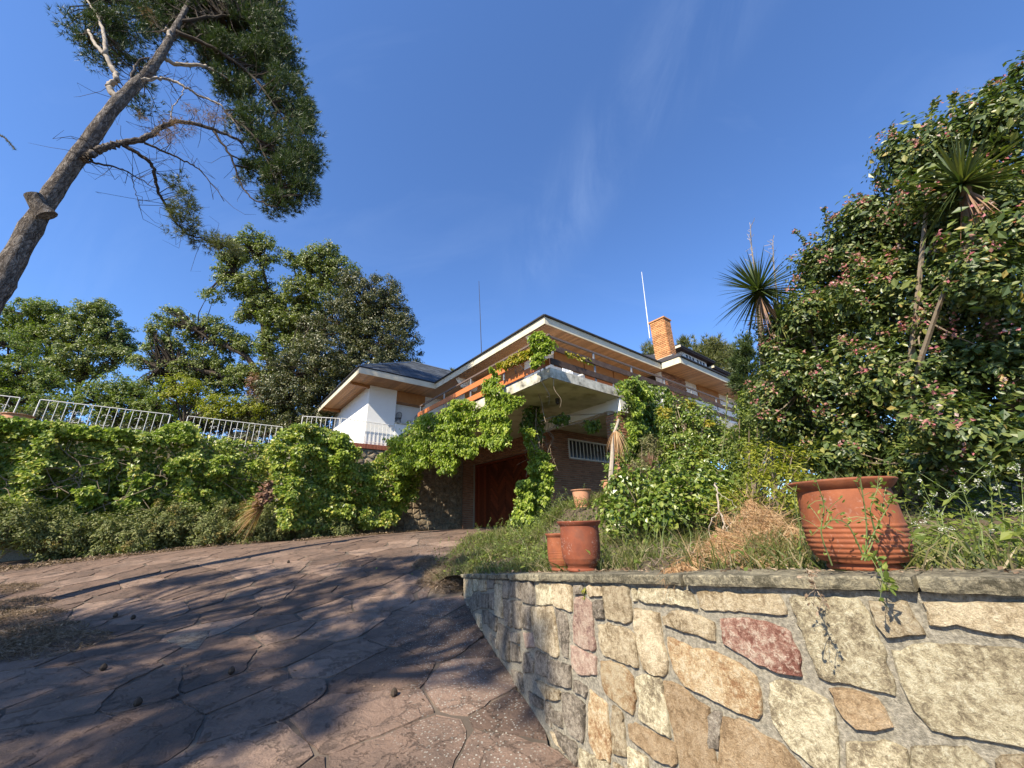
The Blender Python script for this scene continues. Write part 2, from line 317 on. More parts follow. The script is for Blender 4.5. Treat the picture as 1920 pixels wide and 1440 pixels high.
def bark(name, cols, sc=9, bd=.03):
    m, n, b = new_mat(name); g = n.nodes.new('ShaderNodeNewGeometry'); mp = n.nodes.new('ShaderNodeMapping'); mp.inputs['Scale'].default_value = (1, 1, .30)
    n.links.new(g.outputs['Position'], mp.inputs[0])
    nz = noise(n, sc*2.2, 8, .7, mp.outputs[0], .7); vm = n.nodes.new('ShaderNodeVectorMath'); vm.operation = 'MULTIPLY_ADD'; cx = n.nodes.new('ShaderNodeCombineXYZ')
    for i in range(3): n.links.new(nz, cx.inputs[i])
    n.links.new(cx.outputs[0], vm.inputs[0]); vm.inputs[1].default_value = (.30, .30, .14); n.links.new(mp.outputs[0], vm.inputs[2])
    vo = n.nodes.new('ShaderNodeTexVoronoi'); vo.feature = 'DISTANCE_TO_EDGE'; vo.inputs['Scale'].default_value = sc*2.2; n.links.new(vm.outputs[0], vo.inputs['Vector'])
    cr = ramp(n, [(1, 1, 1, .0), (0, 0, 0, .14)], vo.outputs['Distance']); h = mth(n, 'ADD', mth(n, 'MULTIPLY', cr, .17), mth(n, 'MULTIPLY', nz, .84))
    n.links.new(ramp(n, cols, h), b.inputs['Base Color']); b.inputs['Roughness'].default_value = .95; b.inputs['Specular IOR Level'].default_value = .1
    bump(n, b, mth(n, 'MULTIPLY', h, -1), .95, bd); return m
M['pinebark'] = bark('pine_bark', [(.30, .265, .23, .30), (.185, .158, .135, .42), (.095, .078, .066, .54), (.045, .036, .03, .68)], 7, .05)
M['deadwood'] = solid('bleached_deadwood', [(.18, .14, .105), (.34, .285, .225), (.45, .39, .32)], 14, .9, 60, .5, .005)
M['oakbark'] = solid('dark_oak_bark', [(.035, .026, .018), (.075, .055, .04)], 9, .95, 30, .8, .02)
M['twig'] = solid('dry_twig', [(.13, .095, .065), (.28, .215, .155)], 22, .9, None, island=.3)
M['vinewood'] = solid('vine_wood', [(.15, .11, .075), (.30, .24, .17)], 16, .9, 60, .5, .004)
M['greenstem'] = solid('green_stem', [(.10, .14, .04), (.20, .24, .09)], 18, .6, None)
M['lf_ivy'] = leafmat('creeper_leaf', [(.058, .118, .020, 0), (.14, .235, .038, .4), (.26, .37, .075, .8), (.43, .46, .13, 1.)], .42, .34, .5)
M['lf_vine'] = leafmat('young_creeper_leaf', [(.085, .16, .022, 0), (.17, .28, .04, .5), (.27, .39, .07, .9), (.42, .42, .10, 1.)], .45, .38, .4)
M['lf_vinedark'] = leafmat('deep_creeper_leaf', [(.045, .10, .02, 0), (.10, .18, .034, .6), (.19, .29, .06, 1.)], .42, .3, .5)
M['lf_yellowvine'] = leafmat('yellowing_creeper_leaf', [(.12, .17, .02, 0), (.25, .27, .03, .6), (.36, .25, .05, 1.)], .45, .38, .4)
M['lf_escal'] = leafmat('glossy_shrub_leaf', [(.030, .062, .018, 0), (.062, .112, .030, .5), (.13, .185, .052, .88), (.20, .235, .08, .975), (.36, .24, .06, 1.)], .42, .22, .5)
M['petal'] = leafmat('pink_blossom', [(.46, .12, .15, 0), (.50, .21, .22, .35), (.36, .17, .13, .6), (.42, .27, .20, .85), (.66, .48, .44, 1.)], .6, .3, .3)
M['lf_oak'] = leafmat('oak_leaf', [(.065, .105, .030, 0), (.115, .175, .048, .5), (.20, .265, .075, 1.)], .45, .3, .5)
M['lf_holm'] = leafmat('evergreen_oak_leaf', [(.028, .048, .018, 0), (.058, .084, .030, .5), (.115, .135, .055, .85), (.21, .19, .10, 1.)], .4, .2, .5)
M['lf_russet'] = leafmat('russet_leaf', [(.16, .075, .05, 0), (.24, .13, .09, .5), (.30, .20, .12, 1.)], .6, .25, .3)
M['lf_lime'] = leafmat('yellow_green_leaf', [(.10, .15, .018, 0), (.19, .25, .03, .5), (.28, .32, .05, 1.)], .5, .4, .4)
M['lf_mid'] = leafmat('mid_green_leaf', [(.060, .110, .022, 0), (.105, .17, .034, .5), (.17, .24, .055, 1.)], .5, .33, .4)
M['lf_pine'] = leafmat('pine_needle', [(.018, .044, .016, 0), (.040, .076, .025, .5), (.085, .135, .042, 1.)], .5, .15, .35)
M['lf_pinelit'] = leafmat('pale_pine_needle', [(.05, .08, .03, 0), (.10, .135, .055, .5), (.15, .18, .08, 1.)], .5, .2, .35)
M['lf_deadpine'] = leafmat('dead_pine_needle', [(.20, .11, .065, 0), (.30, .19, .13, 1.)], .7, .15, .2)
M['lf_sage'] = leafmat('grey_green_leaf', [(.060, .095, .035, 0), (.110, .155, .060, .45), (.17, .215, .09, .8), (.27, .27, .12, 1.)], .6, .25, .3)
M['lf_sageyellow'] = leafmat('yellowed_grey_leaf', [(.15, .12, .035, 0), (.26, .20, .06, 1.)], .6, .25, .3)
M['lf_olive'] = leafmat('olive_leaf', [(.075, .10, .045, 0), (.14, .165, .08, .6), (.21, .22, .13, 1.)], .5, .25, .4)
M['lf_fresh'] = leafmat('fresh_shrub_leaf', [(.050, .100, .018, 0), (.10, .18, .03, .5), (.19, .27, .055, .9), (.32, .32, .13, 1.)], .35, .28, .55)
M['lf_yucca'] = leafmat('sword_leaf', [(.030, .060, .022, 0), (.055, .095, .032, .6), (.13, .165, .06, 1.)], .38, .15, .5)
M['lf_straw'] = leafmat('dry_straw', [(.20, .105, .05, 0), (.40, .235, .12, .5), (.58, .42, .25, 1.)], .75, .25, .2)
M['lf_grass'] = leafmat('grass_blade', [(.034, .062, .016, 0), (.068, .105, .026, .4), (.12, .15, .048, .65), (.24, .20, .11, .85), (.38, .31, .19, 1.)], .55, .3, .3)
M['lf_litter'] = leafmat('leaf_litter', [(.085, .058, .036, 0), (.19, .13, .085, .5), (.34, .255, .18, 1.)], .85, .1, .1)
M['seed'] = leafmat('white_seedhead', [(.50, .48, .42, 0), (.66, .64, .58, 1.)], .8, .3, .1)

# ---------------------------------------------------------------- foliage generators
def leaves(P, N, size, aspect=.5, fold=.18, droop=0., T=None, fine=False, up=0.):
    """one folded leaf per point; P (n,3), N normals, size (n,)"""
    n = len(P); size = np.broadcast_to(size, (n,))[:, None]; N = unit(N + up*np.array([0, 0, 1.]))
    if T is None:
        T = rng.normal(size=(n, 3)); T[:, 2] -= droop*1.6
    T = unit(T - (T*N).sum(1, keepdims=True)*N); B = np.cross(N, T)
    w = size*aspect/2
    if not fine:
        V = np.stack([P, P+T*size*.52+B*w+N*w*fold*2, P+T*size-N*size*droop*.15, P+T*size*.52-B*w+N*w*fold*2], 1).reshape(-1, 3)
        i = np.arange(n)[:, None]*4; Fc = np.concatenate([i+[0, 1, 2], i+[0, 2, 3]], 0)
        return V, Fc
    V = np.stack([P, P+T*size*.3+B*w*.8+N*w*fold, P+T*size*.72+B*w*.86+N*w*fold, P+T*size, P+T*size*.72-B*w*.86+N*w*fold, P+T*size*.3-B*w*.8+N*w*fold], 1).reshape(-1, 3)
    i = np.arange(n)[:, None]*6; Fc = np.concatenate([i+[0, 1, 2, 3], i+[0, 3, 4, 5]], 0)
    return V, Fc
DENS = 2.6
def needles(P, D, k, length, width, spread=.6):
    """k thin needles from each point round direction D"""
    n = len(P); P2 = np.repeat(P, k, 0); D2 = unit(np.repeat(D, k, 0)+rng.normal(size=(n*k, 3))*spread)
    B = unit(np.cross(D2, rng.normal(size=(n*k, 3)))); l = length*(.6+.7*rng.random((n*k, 1)))
    V = np.stack([P2+B*width/2, P2-B*width/2, P2+D2*l], 1).reshape(-1, 3)
    return V, np.arange(n*k*3).reshape(-1, 3)
def in_poly(x, y, poly):
    poly = np.asarray(poly, float); ins = np.zeros(len(x), bool); j = len(poly)-1
    for i in range(len(poly)):
        xi, yi = poly[i]; xj, yj = poly[j]; c = ((yi > y) != (yj > y)); xx = (xj-xi)*(y-yi)/(yj-yi+1e-12)+xi; ins ^= c & (x < xx); j = i
    return ins
def pts_in(poly, n):
    poly = np.asarray(poly, float); lo, hi = poly.min(0), poly.max(0); X = np.empty((0, 2))
    while len(X) < n:
        q = lo+(hi-lo)*rng.random((n*2, 2)); X = np.vstack([X, q[in_poly(q[:, 0], q[:, 1], poly)]])
    return X[:n]
def lump(P, f, seed=0.):
    """cheap smooth noise in [-1, 1]"""
    a = P*f+seed; return (np.sin(a[:, 0]*1.7+np.sin(a[:, 1]*1.3+seed))*.5+np.sin(a[:, 1]*2.1+np.sin(a[:, 2]*1.9))*.3+np.sin(a[:, 2]*2.7+a[:, 0]*1.1+seed)*.35)
def curtain(poly, n, planefn, nrm, size, bumpd=.25, thick=.15, f=2.2, seed=0., aspect=.75, droop=.6, cl=None, thr=None, fine=False, up=.3):
    """leaves climbing over a wall plane inside a photo outline"""
    X = pts_in(poly, n); P = np.array([planefn(x, y) for x, y in X])
    if thr is not None: P = P[lump(P, f*1.7, seed+3) > thr]
    n = len(P); b = (lump(P, f, seed)+.6*lump(P, f*2.3, seed+5))*.5+.5
    P = P + nrm*(b*bumpd + rng.random(n)*thick)[:, None]
    N = nrm + rng.normal(size=(n, 3))*.45 + np.array([0, 0, .5])
    return leaves(P, N, size*(.6+.8*rng.random(n)), aspect, .2, droop, fine=fine, up=up)
def blobs(B, sub, m, sr, size, aspect=.55, droop=.2, shell=.55, flat=1., fine=False, up=.4, kind='leaf', k=8, width=.008, spread=.6):
    """B: (centre, (rx,ry,rz)). sub clumps per blob, m leaves per clump. Returns V, F and clump centres"""
    parts = []; C = []
    for c, r in B:
        c = np.asarray(c); r = np.broadcast_to(r, (3,)); ns = max(2, int(sub*r[0]*r[2]*DENS))
        d = unit(rng.normal(size=(ns, 3))); q = c + d*r*(shell+(1-shell)*rng.random((ns, 1))**.7)*(.78+.34*rng.random((ns, 1))); C.append(q)
        rr = sr*(.6+.8*rng.random((ns, 1, 1)))
        e = unit(rng.normal(size=(ns, m, 3))); P = (q[:, None]+e*rr*np.array([1, 1, flat])*(.35+.65*rng.random((ns, m, 1)))).reshape(-1, 3)
        N = e.reshape(-1, 3)*.8+np.repeat(d, m, 0)*.5+rng.normal(size=(ns*m, 3))*.35
        if kind == 'leaf': parts.append(leaves(P, N, size*(.65+.7*rng.random(len(P))), aspect, .15, droop, fine=fine, up=up))
        else: parts.append(needles(P, unit(N)+np.array([0, 0, up]), k, size, width, spread))
    V, Fc = join(parts); return V, Fc, np.concatenate(C)
def px_blob(x, y, ad, rx, ry, rd=None):
    c = atd(x, y, ad); a = rx*ad/F; b = ry*ad/F; return (c, (a, rd if rd else (a+b)/2, b))
def limbs(mb, C, src, r0=.02, r1=.008, sag=.1, frac=1.):
    """thin branches from the nearest skeleton point to each clump centre"""
    S = np.asarray(src)
    for q in C:
        if rng.random() > frac: continue
        d = np.linalg.norm(S-q, axis=1)+.25*np.abs(rng.normal(size=len(S))); p = S[np.argmin(d)]
        mdl = (p+q)/2+rng.normal(size=3)*sag*np.linalg.norm(q-p)*.5
        mb.tube([p, mdl, q], [r0, (r0+r1)/2, r1], 4, False)

# ================================================================ GROUND
def grid_sheet(name, xs, ys, zf, mat, kind='structure'):
    X, Y = np.meshgrid(xs, ys); V = np.stack([X, Y, zf(X, Y)], -1).reshape(-1, 3); nx, ny = len(xs), len(ys)
    i = (np.arange(ny-1)[:, None]*nx+np.arange(nx-1)).reshape(-1, 1); me = fastmesh(name, V, i+[0, 1, nx+1, nx], True)
    return mk(name, me, mat, None, kind)
xs = np.concatenate([[-600, -200, -80, -45], np.linspace(-30, 6, 110), [10, 20, 60, 200, 600]])
ys = np.concatenate([[-600, -200, -80, -40], np.linspace(-20, 24, 140), [30, 60, 200, 600]])
grid_sheet('ground', xs, ys, lambda X, Y: G(X, Y)-.055-.25*np.clip((np.abs(X)-25)/40, 0, 1), M['soil'])

# wall face path in plan with coping top height (front edge)
WP = np.array([[3.3, -1.6, EYE-.02], [2.62, -.55, EYE-.055], [2.02, .42, EYE-.11], [1.49, 1.26, EYE-.172], [.86, 2.08, EYE-.236], [.335, 2.88, EYE-.304], [.175, 3.2, EYE-.335], [.04, 3.6, EYE-.374],
               [-.087, 4.05, EYE-.417], [-.254, 4.55, EYE-.466], [-.412, 5.1, EYE-.519], [-.60, 5.75, EYE-.585], [-.80, 6.45, EYE-.65]])
WS = sm(WP, 8); _d = np.r_[0, np.cumsum(np.linalg.norm(np.diff(WS[:, :2], axis=0), axis=1))]
def wall_at(s):
    p = np.array([np.interp(s, _d, WS[:, i]) for i in range(3)]); q = np.array([np.interp(s+.05, _d, WS[:, i]) for i in range(2)])-np.array([np.interp(s-.05, _d, WS[:, i]) for i in range(2)])
    t = q/np.linalg.norm(q); nrm = np.array([-t[1], t[0], 0.])  # outward (towards the drive)
    if nrm[0] > 0: nrm = -nrm
    return p[:2], p[2], nrm
def px_wall(x, y):
    """photo pixel -> (s, z) on the wall face"""
    d = ray(x, y)[:2]
    for i in range(len(WS)-1):
        a, b = WS[i, :2], WS[i+1, :2]; e = b-a; den = d[0]*e[1]-d[1]*e[0]
        if abs(den) < 1e-9: continue
        t = (a[0]*e[1]-a[1]*e[0])/den; k = (a[0]*d[1]-a[1]*d[0])/den
        if t > 0 and -1e-6 <= k <= 1+1e-6: return _d[i]+k*(_d[i+1]-_d[i]), EYE+ray(x, y)[2]*t
    return None
def stone_piece(name, outline, mapf, depth, mat, parent, seg=.035, jit=.0035, inset=.010, rough=.004, back=.012):
    """outline in surface coordinates; mapf(a,b,d)->world point at height d over the surface"""
    O = np.asarray(outline, float); Q = []
    for i in range(len(O)):
        a, b = O[i], O[(i+1) % len(O)]; k = max(1, int(np.linalg.norm(b-a)/seg)); Q += [a+(b-a)*j/k for j in range(k)]
    Q = np.array(Q); Q = .84*Q+.08*np.roll(Q, 1, 0)+.08*np.roll(Q, -1, 0); Q += rng.normal(size=Q.shape)*jit
    c = Q.mean(0); R = c-Q; rl = np.linalg.norm(R, axis=1, keepdims=True); R = R/(rl+1e-9); n = len(Q)
    ins = np.minimum(inset, rl*.3)
    tilt = rng.normal(size=2)*rough*4
    sd = rng.random()*50
    def dz(q): return depth+rough*(np.sin(q[:, 0]*(9/seg)*.12+sd+np.sin(q[:, 1]*(7/seg)*.12))+np.sin(q[:, 1]*(11/seg)*.12+sd*2))*.6+((q-c)@tilt)
    rings = [(Q, np.full(n, -back)), (Q+R*ins*.15, dz(Q)*.62), (Q+R*ins, dz(Q)), (Q+R*np.minimum(ins*3.2, rl*.5), dz(Q)*.5+depth*.5+rough*.4), (Q+R*rl*.6, dz(Q)*.25+depth*.75+rough*.5)]
    V = [mapf(a, b, d) for q, h in rings for (a, b), d in zip(q, h)]; V.append(mapf(c[0], c[1], depth+rough*.5))
    Fc = [(i*n+k, i*n+(k+1) % n, (i+1)*n+(k+1) % n, (i+1)*n+k) for i in range(len(rings)-1) for k in range(n)]
    m = (len(rings)-1)*n; Fc += [(m+k, m+(k+1) % n, m+n) for k in range(n)]
    b = base_of(parent); me = bpy.data.meshes.new(name); me.from_pydata((np.array(V)-b).tolist(), [], Fc); me.update()
    # make normals face out
    o = mk(name, me, mat, parent); return o
def poly_area(O): O = np.asarray(O); x, y = O[:, 0], O[:, 1]; return .5*np.sum(x*np.roll(y, -1)-y*np.roll(x, -1))
def clip_half(P, n, c):
    """keep points with n.p <= c"""
    out = []; m = len(P)
    for i in range(m):
        a, b = P[i], P[(i+1) % m]; da, db = n@a-c, n@b-c
        if da <= 0: out.append(a)
        if da*db < 0: out.append(a+(b-a)*da/(da-db))
    return out
def voronoi(S, joint, R=2., k=18, scale=(1, 1)):
    S = np.asarray(S, float); sc = np.array(scale); cells = []
    for i, p in enumerate(S):
        P = [p+np.array(q)*R for q in ((-1, -1), (1, -1), (1, 1), (-1, 1))]; d = ((S-p)/sc); o = np.argsort((d*d).sum(1))[1:k+1]
        for j in o:
            q = S[j]; m = (p+q)/2; n = (q-p)/sc**2; nl = np.linalg.norm(n); n = n/nl; P = clip_half(P, n, n@m-joint/2)
            if len(P) < 3: break
        cells.append(np.array(P) if len(P) >= 3 else None)
    return cells

# ---------------------------------------------------------------- stone garden wall in front
wall = thing('stone_garden_wall', (WP[3][0], WP[3][1], G(1.49, 1.26)), 'low curved retaining wall of irregular sandstone blocks under a slate coping beside the drive', 'wall')
mb = MB()   # mortar body: strip following the face
def wall_strip(off0, off1, zt, zb):
    V = []; ss = np.linspace(.05, _d[-1], 70)
    for s in ss:
        p, z, n = wall_at(s); a = np.r_[p, 0]+n*off0; b = np.r_[p, 0]+n*off1
        V += [(a[0], a[1], zb), (a[0], a[1], z+zt), (b[0], b[1], z+zt), (b[0], b[1], zb)]
    m = len(ss); Fc = [(4*i+k, 4*i+(k+1) % 4, 4*i+4+(k+1) % 4, 4*i+4+k) for i in range(m-1) for k in range(4)]
    return V, Fc+[(0, 1, 2, 3), (4*m-4, 4*m-1, 4*m-2, 4*m-3)]
mb.add(*wall_strip(0, -.28, -.05, -.5)); mb.build('mortar_bed', M['mortar'], wall)
Z1 = lambda L: [(980+x/6, 1070+y/6) for x, y in L]
Z2 = lambda L: [(1260+x/6, 1080+y/6) for x, y in L]
Z3 = lambda L: [(1060+x/6, 1240+y/6) for x, y in L]
ZL = lambda L: [(840+x/8, 1060+y/8) for x, y in L]
ZM = lambda L: [(840+x/3.788, 1060+y/3.788) for x, y in L]
ZB = lambda L: [(820+x/3.31, 1040+y/3.31) for x, y in L]
ZR = lambda L: [(1340+x/3.31, 1040+y/3.31) for x, y in L]
ST = [
 ('grey', Z1([(5,125),(125,118),(138,370),(60,362),(5,340)])), ('pale', Z1([(155,130),(322,135),(340,375),(172,385)])), ('sand', Z1([(340,130),(555,160),(565,460),(372,395)])),
 ('mauve', Z1([(600,300),(690,285),(785,375),(800,640),(825,895),(700,875),(592,790),(580,560)])), ('grey', Z1([(595,160),(682,165),(690,258),(600,262)])), ('sand', Z1([(742,170),(900,175),(905,288),(755,290)])),
 ('sand', Z1([(920,170),(1195,180),(1215,340),(1240,565),(1180,585),(962,535),(935,400)])), ('pale', Z1([(1228,195),(1285,195),(1298,335),(1252,340)])), ('pale', Z1([(1320,190),(1890,215),(1965,420),(1700,368),(1420,368),(1315,318)])),
 ('sand', Z1([(112,415),(335,402),(378,600),(412,958),(370,965),(162,838),(122,560)])), ('grey', Z1([(378,432),(498,500),(522,620),(518,975),(467,955),(422,760)])), ('grey', Z1([(808,345),(908,328),(930,535),(822,540)])),
 ('sand', Z1([(862,605),(980,602),(1200,662),(1283,742),(1308,1082),(1160,1036),(922,946),(882,830)])), ('sand', Z1([(1282,425),(1548,492),(1578,760),(1632,1000),(1628,1176),(1500,1166),(1372,1086),(1322,870),(1277,640)])),
 ('sand', [(1246,1156),(1263,1147),(1285,1147),(1312,1155),(1339,1166),(1342,1202),(1320,1195),(1262,1175),(1249,1171)]),
 ('ochre', [(1255,1194),(1275,1203),(1300,1216),(1330,1219),(1355,1229),(1385,1243),(1419,1269),(1430,1325),(1424,1347),(1385,1331),(1340,1310),(1287,1285),(1266,1255),(1259,1220)]),
 ('mauve', Z1([(553,835),(700,902),(833,972),(833,1168),(650,1168),(572,1088)])), ('ochre', [(1127.5,1240),(1145,1241),(1167,1247),(1187,1267),(1192,1290),(1193,1319),(1188,1339),(1152,1312),(1135,1297),(1131,1283)]),
 ('pale', Z3([(792,195),(950,152),(1078,203),(1130,420),(1190,838),(1052,778),(852,638),(852,400),(802,290)])), ('smooth', Z3([(1122,232),(1200,232),(1380,332),(1450,422),(1618,522),(1648,700),(1680,1000),(1730,1330),(1330,1330),(1262,900),(1162,500)])),
 ('ochre', Z3([(292,332),(478,490),(495,700),(528,1000),(508,1118),(382,1078),(282,900),(267,600)])), ('sand', Z3([(547,492),(653,590),(664,760),(698,1000),(688,1078),(562,1038),(537,800)])),
 ('smooth', Z3([(727,692),(850,722),(1050,832),(1248,912),(1272,1130),(1230,1176),(1022,1078),(832,930),(752,850)])), ('sand', Z3([(722,974),(928,1092),(938,1300),(780,1300)])), ('grey', Z3([(107,204),(248,282),(248,398),(112,330)])),
 ('grey', Z3([(-18,345),(90,382),(228,482),(223,700),(208,918),(72,800),(-8,640)])), ('grey', Z1([(302,992),(548,1062),(553,1318),(302,1248)])), ('grey', Z1([(162,892),(283,952),(288,1188),(162,1150)])),
 ('sand', ZB([(622,772),(768,850),(760,900),(690,892)])), ('pale', ZB([(887,1203),(1068,1292),(1090,1420),(905,1420)])), ('pale', ZB([(1192,1198),(1308,1262),(1308,1420),(1205,1420)])), ('grey', ZB([(737,1083),(868,1170),(868,1298),(782,1200)])), ('sand', ZB([(1100,1290),(1180,1330),(1190,1440),(1110,1440)])),
 ('sand', [(1308,1108),(1380,1112),(1460,1116),(1477,1154),(1420,1147),(1350,1145),(1325,1143),(1316,1137)]), ('rose', Z2([(552,492),(650,478),(870,490),(1050,522),(1330,625),(1360,740),(1438,950),(1466,1116),(1340,1100),(1210,1068),(940,958),(602,768)])),
 ('pale', ZR([(472,262),(880,272),(960,380),(1038,570),(1128,858),(940,823),(650,758),(592,600),(522,400)])), ('sand', ZR([(962,292),(1205,296),(1238,400),(1305,488),(1072,508),(1012,420)])), ('sand', ZR([(1310,300),(1640,300),(1920,300),(2100,310),(2120,520),(1920,500),(1700,480),(1530,430),(1345,440)])),
 ('pale', ZR([(1112,592),(1300,562),(1600,572),(1920,592),(2150,640),(2150,1240),(1920,1178),(1700,1143),(1350,1083),(1252,970),(1152,740)])), ('pale', ZR([(347,792),(480,792),(580,842),(688,892),(738,960),(768,1250),(762,1400),(600,1298),(482,1190),(372,1050),(352,900)])),
 ('smooth', ZR([(724,823),(950,862),(1048,950),(1096,1058),(1000,1082),(882,1077),(802,1010),(762,930)])), ('pale', ZR([(832,1168),(1058,1162),(1195,1212),(1235,1420),(840,1420)])), ('pale', ZR([(1222,1196),(1560,1188),(1680,1300),(1700,1440),(1262,1440)])),
 ('smooth', ZR([(62,1010),(200,1042),(280,1102),(420,1182),(520,1282),(590,1440),(0,1440),(40,1200)])), ('grey', ZR([(0,975),(50,975),(30,1200),(-30,1200),(-30,1000)])), ('sand', ZR([(1745,1275),(1920,1232),(2200,1300),(2200,1440),(1790,1440)])),
 ('pale', ZL([(190,175),(238,178),(240,330),(205,330)])), ('sand', ZL([(247,182),(368,202),(368,458),(292,468),(248,400)])), ('pale', ZL([(382,205),(465,212),(458,380),(382,388)])), ('sand', ZL([(475,215),(583,222),(583,378),(500,388),(470,360)])),
 ('grey', ZL([(602,212),(713,222),(703,343),(602,348)])), ('sand', ZL([(727,225),(822,230),(820,280),(727,268)])), ('sand', ZL([(727,282),(820,302),(833,788),(732,738)])), ('grey', ZL([(842,218),(918,230),(918,488),(842,488)])), ('grey', ZL([(932,232),(1028,240),(1035,475),(942,458)])), ('grey', ZL([(1042,240),(1112,245),(1120,500),(1048,478)])),
 ('grey', ZL([(1124,248),(1278,242),(1306,576),(1155,548)])), ('grey', ZL([(387,418),(463,422),(453,658),(402,678),(332,640),(332,520)])), ('grey', ZL([(478,422),(618,432),(628,638),(482,638)])), ('grey', ZL([(642,422),(713,402),(713,658),(643,650)])),
 ('grey', ZL([(852,512),(968,522),(968,928),(882,878)])), ('grey', ZL([(987,522),(1108,562),(1108,948),(987,938)])), ('grey', ZL([(1127,602),(1258,622),(1248,948),(1132,928)])), ('sand', ZL([(432,722),(498,742),(518,978),(462,988)])), ('grey', ZL([(527,672),(608,672),(608,878),(532,868)])),
 ('grey', ZL([(622,692),(748,780),(743,998),(612,898)])), ('grey', ZL([(772,862),(918,960),(938,1020),(928,1438),(832,1398),(762,1180)])), ('grey', ZL([(952,988),(1078,1022),(1083,1168),(952,1128)])), ('mauve', ZL([(1142,1012),(1308,1012),(1313,1223),(1182,1228)])),
 ('grey', ZL([(252,502),(308,502),(318,688),(272,650)])), ('grey', ZL([(332,662),(408,702),(408,848),(342,798)])), ('grey', ZL([(952,1152),(1078,1222),(1108,1438),(952,1438)])), ('grey', ZL([(1147,1312),(1218,1312),(1298,1420),(1288,1598),(1152,1598)])), ('grey', ZL([(642,1012),(738,1112),(748,1248),(642,1100)])),
 ('grey', ZM([(455,742),(528,762),(543,898),(482,838)])), ('grey', ZM([(582,892),(678,952),(678,1018),(602,978)])), ('grey', ZM([(737,1012),(808,1052),(818,1148),(747,1108)])), ('grey', ZM([(702,962),(733,992),(740,1150),(702,1100)])), ('grey', ZM([(825,900),(900,945),(905,1010),(850,960)])), ('sand', ZM([(735,1170),(830,1240),(838,1330),(770,1260)])),
]
wmap = lambda a, b, d: (lambda r: np.r_[r[0], b]+r[2]*d)(wall_at(a))
boxes = []
for kind, L_ in ST:
    Q = [px_wall(x, y) for x, y in L_]
    if any(q is None for q in Q): continue
    Q = np.array(Q); cq = Q.mean(0); rq = Q-cq; Q = cq+rq*(1+.0068/(np.linalg.norm(rq, axis=1, keepdims=True)+.01)); boxes.append((Q.min(0), Q.max(0)))
    stone_piece('stone', Q, wmap, .012+.010*rng.random(), M['st_'+kind], wall, seg=.022, jit=.0026, inset=.005, rough=.003 if kind != 'smooth' else .0015)
# stones beyond the outlines that the photo shows (out of frame and low down)
Sv = []
for s in np.arange(.1, _d[-1], .2):
    for z in np.arange(-.1, 1.6, .15): Sv.append((s+rng.uniform(-.07, .07), z+rng.uniform(-.05, .05)))
Sv = np.array(Sv)
for c in voronoi(Sv, .018, .4):
    if c is None: continue
    ctr = c.mean(0); p, zt, n_ = wall_at(ctr[0]); g = G(p[0], p[1])
    if ctr[1] < g-.04: continue
    c = np.array([(a, min(b, zt-.055)) for a, b in c])
    if c[:, 1].max()-c[:, 1].min() < .04: continue
    ov = any((c[:, 0] > lo[0]-.01).any() and not (c[:, 0].min() > hi[0] or c[:, 0].max() < lo[0] or c[:, 1].min() > hi[1] or c[:, 1].max() < lo[1]) for lo, hi in boxes)
    if ov: continue
    stone_piece('stone', c, wmap, .013, M['st_'+random.choice(['sand', 'grey', 'pale'])], wall, seg=.05, jit=.003)
# coping slabs
s = .05
while s < _d[-1]-.05:
    e = min(s+rng.uniform(.75, 1.25), _d[-1]+.02)
    if _d[-1]-e < .3: e = _d[-1]+.02
    mbc = MB(); ss = np.arange(s+.004, e-.004, .045); V = []
    for q in ss:
        p, z, n_ = wall_at(min(q, _d[-1])); fr = .045+.007*math.sin(q*23)+rng.normal()*.003; p3 = np.r_[p, 0.]
        zt = z+rng.normal()*.0012; zb = z-.045+rng.normal()*.002
        for off, zz in ((fr-.004, zt), (fr+.002, zt-.008), (fr-.002+rng.normal()*.002, zb+.012), (fr-.008, zb), (-.26, zb), (-.262+rng.normal()*.006, zt+.002)):
            t = p3+n_*off; V.append((t[0], t[1], zz))
    m = len(ss); Fc = [(6*i+k, 6*i+(k+1) % 6, 6*i+6+(k+1) % 6, 6*i+6+k) for i in range(m-1) for k in range(6)]+[(0, 1, 2, 3, 4, 5), tuple(range(6*m-6, 6*m))[::-1]]
    mbc.add(V, Fc); mbc.build('coping_slab', M['coping'], wall); s = e

# ---------------------------------------------------------------- driveway of flagstones
drive = thing('driveway', (0, 0, float(G(0, 0))), None, None); drive['kind'] = 'structure'
for k_ in ('label', 'category'): drive.pop(k_, None)
EDGE = [(.80, 6.45+0)[::1]]
RB = np.array([(3.3, -1.6), (2.02, .42), (1.49, 1.26), (.335, 2.88), (.04, 3.6), (-.254, 4.55), (-.412, 5.1), (-.80, 6.45), (-1.45, 7.2), (-1.65, 8.4), (-1.0, 10.8), (-.1, 12.3), (.6, 13.6), (1.2, 14.4)])
pol = np.vstack([RB+[.02, 0], [H(3.62, 9.0, 0)[:2]], [H(3.55, 10.0, 0)[:2]], [H(-1.9, 10.0, 0)[:2]], [H(-4, 11.5, 0)[:2]], [H(-24, 11.5, 0)[:2]], [(-24, -6)], [(3.3, -6)]])
Sg = []
xx = -15.
for iy, yy in enumerate(np.arange(-1.2, 17, .60)):
    for ix, xx in enumerate(np.arange(-17, 4, .84)):
        Sg.append((xx+(iy % 2)*.42+rng.uniform(-.36, .36), yy+rng.uniform(-.27, .27)))
SPEC = []
Sg = np.array(Sg)
